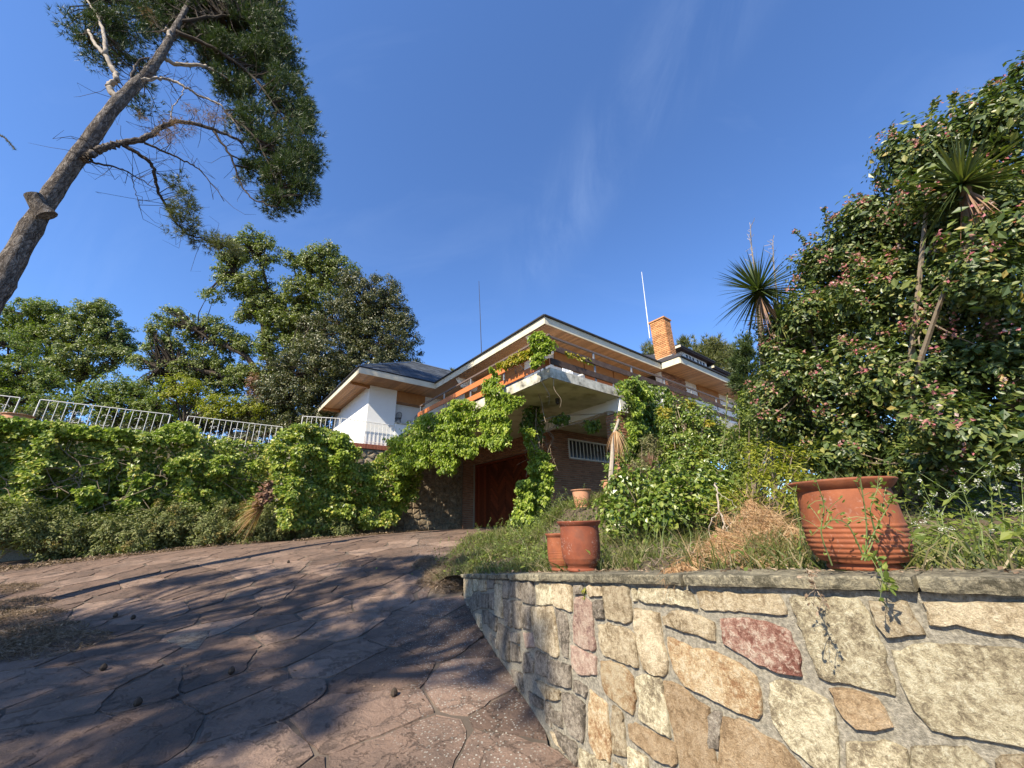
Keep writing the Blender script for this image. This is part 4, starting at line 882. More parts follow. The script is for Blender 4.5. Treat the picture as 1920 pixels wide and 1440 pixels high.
o2 = MB().lathe(c+[0, 0, .162], [(0, 0), (.088, 0), (.088, .035), (0, .035)], 16).build('lid', M['terracotta'], o)
pc = thing('white_garden_chair', H(2.05, 1.05, 5.21), 'white slatted plastic garden chair behind the dark railing boards', 'chair'); c = H(2.05, 1.05, 5.21)
for i in (-1, 1):
    for j in (-1, 1): MB().bar(c+UE*.22*i+VE*.22*j, c+UE*.2*i+VE*.2*j+[0, 0, .42], .04, .04, up=UE).build('leg', M['plastic'], pc)
b = MB(); [b.box(c+UE*k+[0, 0, .44], UE*.022, VE*.22, np.array([0, 0, .012])) for k in np.linspace(-.21, .21, 8)]; b.build('seat', M['plastic'], pc)
b = MB(); [b.box(c+UE*k+VE*.25+[0, 0, .70], UE*.02, VE*.012+np.array([0, 0, 0]), np.array([0, 0, .24])) for k in np.linspace(-.2, .2, 7)]; b.box(c+VE*.25+[0, 0, .95], UE*.25, VE*.02, np.array([0, 0, .03])); b.build('backrest', M['plastic'], pc)
for i in (-1, 1):
    b = MB(); b.box(c+UE*.25*i+[0, 0, .64], UE*.03, VE*.24, np.array([0, 0, .014])); b.build('armrest', M['plastic'], pc)

# ---------------------------------------------------------------- terracotta pots
def pot(c, R, Hh, mat, label, ribs=0, style=0, lean=0., soil=True, foot=.68, name='terracotta_pot'):
    """R rim radius, Hh height"""
    t = thing(name, c, label, 'plant pot', 'terracotta pots'); pr = [(0, 0), (R*foot*.98, 0), (R*foot*1.0, Hh*.03), (R*foot*.97, Hh*.055), (R*foot*.90, Hh*.075)]
    if style == 0:   # belly with ribs in the lower half (large pot)
        body = [(.10, .76), (.16, .83), (.24, .88), (.34, .90), (.46, .905), (.58, .90), (.70, .885), (.80, .87), (.88, .855)]
    elif style == 1:  # rounded bowl
        body = [(.10, .66), (.16, .76), (.25, .84), (.38, .88), (.55, .90), (.72, .895), (.86, .885), (.92, .89)]
    else:
        body = [(.10, .66), (.25, .72), (.45, .78), (.65, .83), (.85, .87)]
    bb = []; zs = np.linspace(.09, .89, 90)
    zz, rr = zip(*body)
    for z in zs:
        r = np.interp(z, zz, rr)
        if ribs and .12 < z < .50: r += .030*abs(math.sin((z-.12)/.38*math.pi*ribs))**.7-.014
        bb.append((R*r, Hh*z))
    pr += bb
    b = MB(); b.lathe(c, pr+[(R*.88, Hh*.90), (R*.80, Hh*.90), (R*.80, Hh*.86), (0, Hh*.84)], 48, .004); b.build('pot_body', mat, t, smooth=True)
    b = MB(); b.lathe(c, [(R*.865, Hh*.885), (R*.90, Hh*.90), (R*.965, Hh*.935), (R*1.02, Hh*.975), (R*1.03, Hh*.99), (R*1.01, Hh*1.0), (R*.93, Hh*.995), (R*.86, Hh*.97), (R*.82, Hh*.90)], 48, .004); b.build('rim', mat, t, smooth=True)
    b = MB(); b.lathe(c, [(0, Hh*.90), (R*.4, Hh*.905), (R*.845, Hh*.885)], 24); b.build('potting_soil', M['soil'], t)
    return t
cb_ = atz(1622, 1066, EYE-.196); pot(cb_, .190, .352, M['terracotta'], 'large terracotta pot with ribbed belly and flared rim, at the right on the coping', ribs=7, style=0, foot=.66)
BIGPOT = cb_
cs = atz(1092, 1070, EYE-.306); pot(cs, .158, .335, M['terracotta_limed'], 'smooth rounded terracotta pot with white lime marks, right one of the pair on the coping', style=1)
SMALLPOT = cs
d_ = ray(1053, 1068)[:2]; c2 = atz(1053, 1069, EYE-.335); pot(c2, .118, .275, M['terracotta'], 'narrower ribbed terracotta pot half hidden behind the lime-marked one', ribs=9, style=1)
p3 = _q3-[0, 0, .01]; P3 = p3; pot(p3, .215, .36, M['terra_pale'], 'pale terracotta pot on the bank before the brick garage wall', style=2)
p4 = _q4; pot(p4, .21, .36, M['terra_pale'], 'terracotta pot almost buried in leaves right of the pale pot', style=2)
p5 = px_v(26, 797, 12.9); pot(p5-[0, 0, .18], .36, .50, M['terra_pale'], 'wide terracotta pot on the terrace edge beside the leftmost railing', style=1)

# ================================================================ VEGETATION
def plant(name, loc, label, cat, group=None): return thing(name, loc, label, cat, group)
Zs = lambda L, x0, y0, k: [(x0+x/k, y0+y/k) for x, y in L]
# ---------------------------------------------------------------- creeper on the terrace wall
hv = plant('creeper_hedge', H(-8, 13.0, EYE-.3), 'long curtain of green creeper hanging over the terrace wall under the white railings', 'climbing plant')
polyL = [(-170, 775), (0, 792), (120, 800), (200, 815), (290, 817), (300, 812), (335, 792), (365, 800), (375, 818), (430, 828), (500, 836), (560, 840), (560, 1000), (-170, 1020)]
V, Fc = join([curtain(polyL, 24000, lambda x, y: px_v(x, y, 13.0), -VE, .13, .75, .18, 1.5, 1., cl=None),
              curtain(polyL, 32000, lambda x, y: px_v(x, y, 12.75), -VE, .12, .9, .15, 2.4, 4., thr=.12)])
leafobj('leaves', V, Fc, M['lf_ivy'], hv)
V, Fc = join([curtain([(-170, 772), (0, 786), (150, 800), (290, 815), (320, 797), (350, 794), (372, 815), (360, 830), (280, 832), (100, 816), (-170, 800)], 4200, lambda x, y: px_v(x, y, 12.5), -VE, .13, .3, .2, 2.2, 2.),
              curtain([(380, 850), (470, 865), (480, 885), (400, 890), (330, 885), (250, 960), (160, 945), (150, 920), (260, 900), (300, 870)], 5200, lambda x, y: px_v(x, y, 12.3), -VE, .14, .5, .2, 2.6, 7., thr=.1)])
leafobj('pale_leaves', V, Fc, M['lf_vine'], hv)
mb = MB()
for k in range(26):
    x = rng.uniform(-60, 560); y0 = 800+rng.uniform(10, 90); P = [px_v(x+rng.uniform(-20, 20)*j, y0+j*rng.uniform(14, 30), 12.6-.2*j) for j in range(5)]; mb.tube(sm(P, 3), .010, 4, False)
mb.build('stems', M['vinewood'], hv)
hb = plant('creeper_mound', H(-2, 9.6, EYE-.3), 'bulging mound of creeper left of the bare stone wall and the garage', 'climbing plant')
polyM = [(500, 842), (520, 815), (545, 803), (600, 808), (640, 818), (664, 842), (672, 872), (690, 868), (722, 842), (750, 868), (776, 885), (780, 915), (755, 950), (722, 985), (640, 992), (520, 990)]
V, Fc = join([curtain(polyM, 13000, lambda x, y: px_v(x, y, 9.6), -VE, .12, .9, .2, 1.6, 2.), curtain(polyM, 14000, lambda x, y: px_v(x, y, 9.3), -VE, .12, .8, .2, 2.0, 6., thr=-.1)])
leafobj('leaves', V, Fc, M['lf_ivy'], hb)
V, Fc = curtain([(520, 820), (560, 806), (640, 822), (660, 850), (668, 900), (740, 880), (770, 895), (740, 940), (680, 930), (620, 880), (560, 850)], 5000, lambda x, y: px_v(x, y, 8.9), -VE, .125, .5, .2, 2.4, 9., thr=.0)
leafobj('pale_leaves', V, Fc, M['lf_vine'], hb)
V, Fc = curtain([(500, 900), (515, 905), (520, 930), (495, 940), (480, 950), (478, 935), (488, 920)], 260, lambda x, y: px_v(x, y, 9.2), -VE, .14, .2, .2, 3)
tag(leafobj('withered_leaves', V, Fc, M['lf_russet']), 'patch of withered red-brown leaves hanging in the creeper above the dry tuft', 'dead leaves')
# dry agave-like tuft
def swords(c, n, length, width, el0=-.3, el1=1.4, droop=.25, az=None, segs=4):
    az = rng.random(n)*6.283 if az is None else az; el = el0+(el1-el0)*rng.random(n); D = np.stack([np.cos(az)*np.cos(el), np.sin(az)*np.cos(el), np.sin(el)], 1)
    l = length*(.65+.45*rng.random((n, 1))); B = unit(np.cross(D, [0, 0, 1.])+rng.normal(size=(n, 3))*.12); c = np.asarray(c, float)
    V = []; w0 = width/2
    for j in range(segs+1):
        t = j/segs; p = c+D*l*t+np.array([0, 0, -1.])*droop*l*t*t*(1-.3*D[:, 2:3]); ww = w0*(1-t)**.55*(1.0 if t > 0 else .8) if j < segs else 0
        V += [p+B*ww, p-B*ww]
    V = np.stack(V, 1).reshape(-1, 3); i = np.arange(n)[:, None]*(2*segs+2); Fc = np.concatenate([i+[2*j, 2*j+1, 2*j+3, 2*j+2] for j in range(segs)], 0)
    return V, Fc
c = px_v(494, 952, 9.0); V, Fc = swords(c, 130, .85, .03, -.9, 1.0, .5, az=rng.uniform(2.4, 4.6, 130)); tag(leafobj('dry_grass_tuft', V, Fc, M['lf_straw']), 'pale fan of dry sword leaves poking from the creeper behind the low bushes', 'dry plant')

# ---------------------------------------------------------------- low bushes along the wall foot
def shrub(name, label, cat, B, mat, sub, m, sr, size, aspect, extra=None, group=None, base=None, fine=False, shell=.5, flat=1., up=.4, droop=.2, stems=.012, frac=.5):
    base = np.array(base) if base is not None else B[0][0]-[0, 0, B[0][1][2]]
    if base[0] > 0: base[2] = float(BZ(base[0], base[1]))
    t = plant(name, base, label, cat, group); V, Fc, C = blobs(B, sub, m, sr, size, aspect, droop, shell, flat, fine, up); leafobj('foliage', V, Fc, mat, t)
    if extra:
        for mat2, fr, nm in extra:
            q = C[rng.random(len(C)) < fr]
            if len(q):
                V, Fc, _ = blobs([(p, (sr*.9,)*3) for p in q], 1/(sr*.9)**2, int(m*.8), sr*.6, size, aspect, droop, .3, 1, fine, up); leafobj(nm, V, Fc, mat2, t, 'stuff')
    mb = MB(); limbs(mb, C, [base+[0, 0, .05], base+(B[0][0]-base)*.4], stems, stems*.4, .15, frac)
    if mb.v: mb.build('stems', M['vinewood'] if stems < .02 else M['oakbark'], t)
    return t
LB = [(20, 985, 11.3, 60, 48), (110, 1000, 11.4, 60, 45), (190, 1005, 11.2, 45, 35), (250, 1000, 10.8, 62, 40), (320, 985, 10.9, 55, 44), (395, 985, 10.5, 58, 42), (455, 990, 10.3, 48, 38), (520, 975, 9.8, 50, 42), (580, 972, 9.5, 52, 42), (635, 985, 9.2, 36, 32)]
LBL = ['grey green bush at the far left edge of the drive', 'dark low bush second from the left along the wall foot', 'small sparse bush behind the narrow lit strip of drive', 'pale grey green bush below the middle of the long railing',
       'bush with yellowed patch left of the dry sword tuft', 'low bush with golden tips in front of the creeper', 'soft bush just left below the dry sword tuft', 'taller grey green bush right below the dry sword tuft', 'rounded bush in front of the dark hollow of the creeper mound', 'last small bush before the bare stone wall']
for (x, y, v, rx, ry), lb in zip(LB, LBL):
    c = px_v(x, y, v); ad = (c-CAM)@fw; r = (rx*ad/F*1.05, .75, ry*ad/F*1.1); g = float(G(c[0], c[1])); c[2] = max(c[2], g+r[2]*.7)
    shrub('low_bush', lb, 'bush', [(c, r), (c+[.3, -.2, -.2], (r[0]*.8, .6, r[2]*.7))], M['lf_sage'], 46, 46, .17, .085, .42, extra=[(M['lf_sageyellow'], .16 if 'yellow' in lb or 'golden' in lb else .04, 'yellow_tips')], group='low bushes along the foot of the terrace wall', base=(c[0], c[1], g), shell=.45, up=.5, frac=.3)

# ---------------------------------------------------------------- creeper on the balcony
vb = plant('balcony_creeper', H(0, 4.5, 4.95), 'bright green creeper draping from the left balcony edge over the garage door', 'climbing plant')
pA = [(738, 826), (765, 818), (790, 795), (812, 780), (845, 776), (870, 757), (882, 752), (902, 756), (900, 790), (898, 815), (905, 845), (900, 860), (885, 856), (873, 832), (868, 850), (872, 880), (850, 891), (838, 866), (815, 880), (790, 868), (775, 893), (755, 880), (738, 870)]
pB = Zs([(1070, 520), (1120, 500), (1110, 600), (1180, 680), (1190, 740), (1330, 780), (1330, 860), (1250, 960), (1240, 1250), (1180, 1310), (1100, 1320), (1060, 1260), (980, 1270), (950, 1180), (920, 1100), (960, 1000), (940, 880), (1000, 860), (1040, 700), (1000, 690), (1060, 600)], 740, 600, 5.333)
pC = Zs([(1430, 170), (1530, 135), (1640, 230), (1645, 300), (1600, 340), (1580, 430), (1540, 500), (1480, 505), (1440, 400)], 740, 600, 5.333)
pD = Zs([(1100, 440), (1250, 350), (1440, 310), (1440, 400), (1390, 390), (1240, 450), (1120, 510)], 740, 600, 5.333)
fu = lambda u: (lambda x, y: px_u(x, y, u))
V, Fc = join([curtain(pA, 8200, fu(-.08), -UE, .088, .45, .15, 2.6, 1., droop=1.6, up=.5), curtain(pA, 7600, fu(-.25), -UE, .088, .5, .12, 3.8, 3., droop=1.8, thr=.05, up=.5),
              curtain(pB, 5600, fu(-.08), -UE, .084, .4, .12, 3.0, 5., droop=1.6, up=.5), curtain(pB, 4200, fu(-.2), -UE, .084, .4, .10, 4.4, 8., droop=1.8, thr=.05, up=.5), curtain(pC, 1900, fu(-.05), -UE, .08, .3, .12, 4.0, 2., droop=1.4, up=.5)])
leafobj('leaves', V, Fc, M['lf_vine'], vb)
V, Fc = join([curtain(pD, 950, fu(-.03), -UE, .10, .2, .1, 4.0, 2., droop=1.3, up=.5), curtain([(1050, 658), (1110, 675), (1112, 684), (1060, 672)], 120, lambda x, y: px_v(x, y, .08), -VE, .085, .08, .05, 4, 2, droop=1.5)])
leafobj('yellow_leaves', V, Fc, M['lf_yellowvine'], vb)
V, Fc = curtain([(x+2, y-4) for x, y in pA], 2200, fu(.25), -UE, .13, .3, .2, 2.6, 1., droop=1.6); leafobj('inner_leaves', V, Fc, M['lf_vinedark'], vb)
mb = MB()
def vs_(L_, Y, r0, r1=None, jit=.04):
    P = [atY(x, y, Y)+rng.normal(size=3)*jit*.3 for x, y in L_]; P = sm(P, 4); mb.tube(P, np.linspace(r0, r1 or r0, len(P)), 5, False)
for L_, Y, a, b_ in [([(1000, 700), (985, 725), (975, 745)], 9.8, .012, .008), ([(1013, 693), (1018, 715), (1030, 740), (1026, 745)], 9.0, .012, .006), ([(1008, 735), (1015, 755), (1018, 775), (1024, 790)], 10, .012, .01), ([(1022, 740), (1030, 742), (1028, 760)], 9.8, .01, .006), ([(1038, 705), (1040, 730), (1052, 750), (1050, 764)], 8.8, .008, .004),
                      ([(998, 775), (1002, 800), (1010, 822), (1008, 850), (1018, 880), (1024, 930), (1030, 990)], 11.2, .05, .045), ([(985, 765), (992, 790), (999, 815), (1009, 848)], 11.1, .03, .03), ([(1008, 765), (1004, 800), (1009, 830), (1014, 860), (1028, 880)], 11.0, .025, .02), ([(995, 825), (1002, 840), (1010, 852)], 10.5, .02, .035), ([(992, 828), (994, 850), (990, 865), (986, 893)], 10.5, .012, .006),
                      ([(1003, 845), (998, 862), (988, 876)], 10.5, .01, .005), ([(1012, 790), (1040, 780), (1085, 778), (1125, 776), (1165, 772)], 10.6, .018, .014), ([(1040, 797), (1075, 795), (1110, 786), (1140, 772), (1160, 775)], 10.6, .016, .012), ([(1030, 805), (1060, 790), (1100, 800)], 10.6, .012, .006)]: vs_(L_, Y, a, b_)
for k in range(30):
    x, y = rng.uniform(985, 1035), rng.uniform(770, 850); vs_([(x, y), (x+rng.normal()*7, y+15), (x+rng.normal()*12, y+rng.uniform(22, 45))], rng.uniform(10.6, 11.3), .007, .004)
mb.build('woody_stems', M['vinewood'], vb, 'stuff')
V, Fc = join([curtain([(1030, 790), (1050, 778), (1065, 785), (1060, 797), (1040, 800)], 200, lambda x, y: atY(x, y, 10.8), np.array([0, -1., 0]), .10, .2, .2, 3, droop=1.2), curtain([(1095, 790), (1120, 788), (1122, 805), (1105, 815), (1095, 805)], 160, lambda x, y: atY(x, y, 10.8), np.array([0, -1., 0]), .11, .2, .2, 3, droop=1.4),
              curtain([(985, 770), (1010, 760), (1020, 790), (1015, 830), (990, 840), (975, 800)], 700, lambda x, y: atY(x, y, 11.4), np.array([0, -1., 0]), .11, .3, .3, 3, droop=1.2)])
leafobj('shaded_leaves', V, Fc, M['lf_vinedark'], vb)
# hanging creeper by the brick corner
pE = Zs([(300, 560), (430, 560), (480, 640), (430, 720), (520, 830), (600, 860), (650, 1000), (662, 1300), (590, 1440), (540, 1600), (300, 1700), (200, 1680), (240, 1440), (260, 1180), (380, 1150), (380, 1030), (400, 900), (330, 690)], 940, 720, 6.4)
vc = plant('corner_creeper', atY(1020, 990, 11.2), 'creeper and bush on a woody stem between garage door and brick wall', 'climbing plant')
V, Fc = join([curtain(pE, 3800, lambda x, y: atY(x, y, 10.9), unit(np.array([-.4, -1., 0])), .085, .4, .3, 3., 1., droop=1.2, up=.5), curtain(pE, 3400, lambda x, y: atY(x, y, 10.5), unit(np.array([-.4, -1., 0])), .085, .3, .25, 4.4, 5., droop=1.4, thr=.1, up=.5)])
leafobj('leaves', V, Fc, M['lf_vine'], vc)
V, Fc, _ = blobs([px_blob(1002, 955, 10.4, 34, 34), px_blob(985, 985, 10.2, 30, 24), px_blob(1015, 1000, 9.5, 40, 26)], 60, 60, .15, .085, .5); leafobj('lower_foliage', V, Fc, M['lf_mid'], vc)

# creeper over the brick pillar
pF = [(1142, 722), (1158, 716), (1172, 720), (1185, 722), (1200, 728), (1215, 738), (1226, 755), (1232, 775), (1234, 808), (1215, 822), (1192, 826), (1180, 850), (1172, 880), (1158, 872), (1152, 850), (1162, 815), (1160, 785), (1172, 755), (1162, 738), (1148, 740)]
vp = plant('pillar_creeper', H(2.9, 0, EYE+.4), 'dense green creeper climbing the brick pillar to the right balcony edge', 'climbing plant')
V, Fc = join([curtain(pF, 6600, lambda x, y: px_v(x, y, -.05), -VE, .085, .5, .2, 2.6, 1., droop=1.5, up=.5), curtain(pF, 4800, lambda x, y: px_v(x, y, -.4), -VE, .085, .35, .2, 3.6, 5., droop=1.5, thr=-.05, up=.5)])
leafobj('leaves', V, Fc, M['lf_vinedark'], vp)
V, Fc = curtain([(1142, 722), (1160, 716), (1190, 724), (1210, 740), (1180, 790), (1165, 850), (1150, 900), (1140, 880), (1160, 800), (1172, 755), (1150, 745)], 1100, lambda x, y: px_v(x, y, -.6), -VE, .105, .3, .2, 3, 3, droop=1.5, thr=.05, up=.5); leafobj('pale_leaves', V, Fc, M['lf_vine'], vp)
V, Fc = curtain([(1150, 748), (1172, 742), (1180, 800), (1172, 870), (1140, 900), (1122, 890), (1128, 830), (1142, 790), (1146, 768)], 1500, lambda x, y: px_v(x, y, -.25), -VE, .088, .25, .15, 4, 7, droop=1.6, thr=-.05, up=.5); leafobj('front_leaves', V, Fc, M['lf_vinedark'], vp)
# dead cordyline by the pillar
dc = atY(1146, 905, 8.3); t = plant('dead_palm_stem', dc, 'thin dead trunk with a drooping skirt of straw leaves left of the green pillar', 'dead palm'); P = [atY(x, y, 8.3) for x, y in ((1144, 910), (1147, 870), (1149, 840), (1151, 815), (1156, 800), (1160, 786))]
MB().tube(sm(P, 4), np.linspace(.055, .025, 21), 7).build('trunk', M['deadwood'], t); V, Fc = swords(atY(1154, 806, 8.3), 60, .36, .028, -1.5, -.5, .8); leafobj('dry_leaves', V, Fc, M['lf_straw'], t)

# ---------------------------------------------------------------- bank shrubs right of the pillar
shrub('leafy_shrub', 'broad leafy green shrub rising before the right half of the balcony', 'shrub', [px_blob(*b) for b in [(1278, 800, 8.3, 42, 56), (1320, 808, 8.0, 42, 52), (1360, 835, 7.6, 38, 45), (1285, 860, 7.8, 55, 50), (1345, 880, 7.3, 50, 45), (1262, 778, 8.6, 22, 34)]],
      M['lf_fresh'], 52, 62, .16, .075, .5, extra=[(M['lf_yellowvine'], .03, 'yellow_leaves')], base=(atd(1300, 930, 7.8)), stems=.018, shell=.5, fine=False)
shrub('grey_leaved_bush', 'fine grey green olive-like bush between the green pillar and the leafy shrub', 'bush', [px_blob(1214, 848, 8.2, 27, 34), px_blob(1206, 885, 8.0, 30, 30)], M['lf_olive'], 80, 60, .12, .055, .3, base=atd(1210, 925, 8.0), shell=.4)
shrub('privet_bush', 'dense bush between the leafy shrub and the pink-flowered shrub', 'bush', [px_blob(*b) for b in [(1400, 850, 6.6, 40, 55), (1420, 790, 6.6, 32, 60), (1405, 760, 6.8, 22, 40), (1440, 880, 6.0, 40, 50), (1390, 910, 6.4, 45, 35)]], M['lf_mid'], 60, 60, .14, .065, .5, base=atd(1410, 950, 6.5), shell=.45)
shrub('ivy_mound', 'mound of broad-leaved ivy spilling over the bank behind the smooth pot', 'ivy', [px_blob(*b) for b in [(1150, 950, 4.9, 30, 22), (1195, 955, 4.8, 42, 30), (1245, 945, 4.7, 45, 38), (1300, 945, 4.6, 42, 36), (1340, 920, 4.8, 36, 34), (1180, 910, 5.4, 45, 28), (1235, 900, 5.2, 50, 32), (1300, 895, 5.2, 50, 34), (1165, 925, 6.6, 38, 30), (1215, 925, 6.4, 45, 38), (1270, 925, 6.2, 45, 38), (1315, 935, 6.0, 40, 30), (1160, 975, 5.8, 38, 26), (1215, 975, 5.6, 45, 26), (1280, 965, 5.6, 40, 22)]],
      M['lf_fresh'], 95, 34, .15, .062, .85, base=atd(1220, 990, 6.0), droop=1.0, shell=.55, up=.8)
shrub('weedy_bush', 'light green weedy bush left of the large ribbed pot', 'bush', [px_blob(*b) for b in [(1400, 925, 4.0, 50, 40), (1450, 905, 3.9, 45, 50), (1370, 950, 4.0, 40, 30), (1490, 930, 3.7, 30, 50), (1500, 870, 3.9, 40, 40), (1430, 860, 4.4, 50, 40)]], M['lf_lime'], 70, 40, .12, .055, .3, base=atd(1420, 975, 4.6), shell=.35, up=.7)
st_ = atd(1350, 880, 6.4); t = plant('tall_stalk', st_, 'single tall pale stalk with tiny leaves standing before the leafy shrub', 'weed'); P = [atd(x, y, 6.4) for x, y in ((1348, 900), (1354, 850), (1360, 800), (1364, 738))]; MB().tube(sm(P, 5), .010, 5).build('stem', M['greenstem'], t)
Q = sm(P, 30); V, Fc = leaves(Q, rng.normal(size=Q.shape), .075, .35); leafobj('leaves', V, Fc, M['lf_olive'], t)
c = atd(1224, 890, 7.2); V, Fc = swords(c+[0, 0, .1], 50, .34, .03, .9, 1.5, 0); tag(leafobj('rusty_flower_spike', V, Fc, M['lf_russet']), 'rusty brown dead flower spike in front of the grey olive-like bush', 'dead flower')

shrub('hedge_shrub', 'dark bushes far up the bank behind the yuccas, beyond the roof end', 'shrub', [px_blob(*b) for b in [(1440, 900, 10.5, 60, 70), (1540, 880, 10.5, 80, 80), (1680, 860, 10.5, 100, 90), (1850, 850, 10, 110, 100), (1440, 780, 11, 50, 70), (1540, 750, 11, 70, 80), (1990, 850, 9, 90, 110)]], M['lf_mid'], 9, 60, .3, .15, .5, base=atd(1600, 960, 10), shell=.5)
# ---------------------------------------------------------------- big pink-flowered shrub
EB = [(1478, 640, 5.2, 55, 60), (1462, 735, 5.2, 55, 60), (1548, 510, 4.8, 58, 62), (1535, 610, 4.8, 85, 80), (1610, 450, 4.4, 60, 66), (1662, 480, 4.3, 70, 80), (1715, 300, 4.0, 52, 75), (1790, 275, 3.7, 62, 75), (1865, 240, 3.5, 60, 75), (1905, 170, 3.5, 42, 50), (1760, 400, 3.9, 75, 80),
      (1680, 570, 4.0, 105, 105), (1850, 420, 3.5, 80, 100), (1820, 560, 3.5, 100, 100), (1590, 720, 4.3, 95, 85), (1720, 710, 3.7, 105, 100), (1870, 690, 3.3, 95, 100), (1500, 820, 4.8, 62, 60), (1615, 835, 4.1, 80, 60), (1750, 840, 3.6, 95, 60), (1890, 830, 3.3, 85, 70), (1960, 400, 3.4, 70, 150), (1980, 700, 3.3, 80, 150), (1645, 400, 4.3, 42, 36), (1670, 930, 4.6, 60, 50), (1900, 940, 4.8, 80, 60), (1790, 940, 4.8, 80, 60), (1730, 985, 4.9, 60, 40), (1820, 820, 2.9, 60, 50), (1900, 815, 2.8, 60, 55), (1760, 790, 3.0, 60, 50), (1560, 860, 3.9, 60, 40), (1740, 870, 3.3, 60, 50), (1835, 525, 3.0, 50, 62), (1795, 470, 3.1, 40, 26), (1885, 450, 3.0, 50, 55), (1740, 360, 3.5, 40, 50), (1885, 340, 3.5, 50, 60), (1478, 700, 4.5, 40, 50), (1452, 770, 4.6, 40, 46), (1505, 590, 4.5, 34, 46), (1460, 660, 4.8, 30, 30)]
EB = [px_blob(*b) for b in EB]
_b = atd(1720, 1010, 3.9); _b[2] = float(BZ(_b[0], _b[1])); es = plant('flowering_shrub', _b, 'huge glossy shrub full of small pink blossoms filling the right side', 'flowering shrub')
V, Fc, C = blobs(EB, 118, 52, .13, .046, .5, .1, .62, 1, True, .55); leafobj('foliage', V, Fc, M['lf_escal'], es)
V, Fc, _ = blobs([(c, np.array(r)*.78) for c, r in EB], 95, 44, .2, .075, .55, .1, .35, 1, False, .3); leafobj('inner_foliage', V, Fc, M['lf_escal'], es)
mb = MB(); bs = _b; skel = [bs]
for c, r in EB[::2]: P = sm([bs+rng.normal(size=3)*.15, (bs+c)/2+rng.normal(size=3)*.15, c], 5); mb.tube(P, np.linspace(.035, .014, len(P)), 5); skel += list(P)
limbs(mb, C, skel, .008, .004, .12, .2); mb.build('branches', M['vinewood'], es, 'stuff')
# blossom clusters sit on the outer clumps that face open air
cen = np.array([c for c, r in EB]); rad = np.array([r for c, r in EB])
def depth_in(q): return (np.linalg.norm((q[:, None]-cen[None])/rad[None], axis=2)).min(1)
di = depth_in(C); out_ = C[(di > .80)]; fc_ = out_-cen[np.linalg.norm(out_[:, None]-cen[None], axis=2).argmin(1)]; out_ = out_[(unit(fc_)*unit(CAM+[-1.5, -1, 2.]-out_)).sum(1) > .1]; view = out_-CAM; out_ = out_[((out_-cen.mean(0))@unit(np.array([-.7, -.6, .4]))) > -1.2]
sel = out_[rng.permutation(len(out_))[:1500]]; cl = []
for q in sel:
    k = rng.integers(5, 15); o = q+unit(CAM+[-1.5, -1, 2.]-q)*.12+np.array([0, 0, .04])+rng.normal(size=(k, 3))*.022; cl.append(leaves(o, rng.normal(size=(k, 3))+[0, 0, .6], .030*(.7+.6*rng.random(k)), .7, .3))
V, Fc = join(cl); leafobj('blossoms', V, Fc, M['petal'], es)
# leading shoots that stick out against the sky
mb = MB(); Pp = []; fl = []
for L_, ad in [([(1560, 470), (1552, 430), (1545, 392)], 4.6), ([(1600, 430), (1592, 405), (1590, 384)], 4.5), ([(1525, 480), (1508, 455), (1490, 432)], 4.8), ([(1660, 300), (1650, 285), (1640, 284)], 4.2), ([(1680, 320), (1675, 260), (1672, 240)], 4.1), ([(1790, 230), (1785, 195), (1790, 176)], 3.8), ([(1740, 240), (1748, 205), (1755, 190)], 3.9), ([(1850, 190), (1850, 170), (1858, 158)], 3.6), ([(1900, 150), (1905, 135), (1915, 125)], 3.5), ([(1650, 350), (1640, 330), (1650, 318)], 4.2), ([(1580, 440), (1570, 415), (1555, 408)], 4.5)]:
    P = sm([atd(x, y, ad) for x, y in L_], 8); mb.tube(P, .004, 4); Pp.append(np.repeat(P, 5, 0)); fl.append(P[-1])
mb.build('shoots', M['greenstem'], es, 'stuff'); Pp = np.concatenate(Pp)+rng.normal(size=(sum(len(p) for p in Pp), 3))*.006
V, Fc = leaves(Pp, rng.normal(size=Pp.shape), .045*(.7+.5*rng.random(len(Pp))), .5, fine=True, up=.5); leafobj('shoot_leaves', V, Fc, M['lf_escal'], es)
o = np.concatenate([p+rng.normal(size=(10, 3))*.02 for p in fl]); V, Fc = leaves(o, rng.normal(size=o.shape), .028, .7); leafobj('shoot_blossoms', V, Fc, M['petal'], es)

# yuccas
def yucca(c, n, length, width, label, trunk, skirt=40, stalks=()):
    trunk[0] = np.array([trunk[0][0], trunk[0][1], float(BZ(trunk[0][0], trunk[0][1]))]); t = plant('yucca', trunk[0], label, 'yucca', 'yuccas'); V, Fc = swords(c, n, length, width, -.75, 1.45, .16); leafobj('sword_leaves', V, Fc, M['lf_yucca'], t)
    V, Fc = swords(np.array(c)-[0, 0, .08], skirt, length*.62, width*.7, -1.5, -.8, .5); leafobj('dead_leaves', V, Fc, M['lf_deadpine'], t)
    MB().tube(sm(trunk, 4), .04, 7).build('trunk', M['vinewood'], t)
    for s_ in stalks:
        b = MB(); P = sm(s_, 8); b.tube(P, np.linspace(.012, .004, len(P)), 4)
        for k in range(26): q = P[rng.integers(len(P)//3, len(P))]; b.tube([q, q+rng.normal(size=3)*.05+[0, 0, .03]], .003, 3)
        b.build('dry_flower_stalk', M['deadwood'], t)
yucca(atd(1422, 545, 5.0), 260, .62, .022, 'spiky yucca head sticking out left of the shrub, with a dry flower stalk', [atd(1440, 900, 5.9), atd(1432, 700, 5.8), atd(1422, 550, 5.7)], 30, [[atd(1420, 540, 5.7), atd(1410, 470, 5.7), atd(1407, 424, 5.7)]])
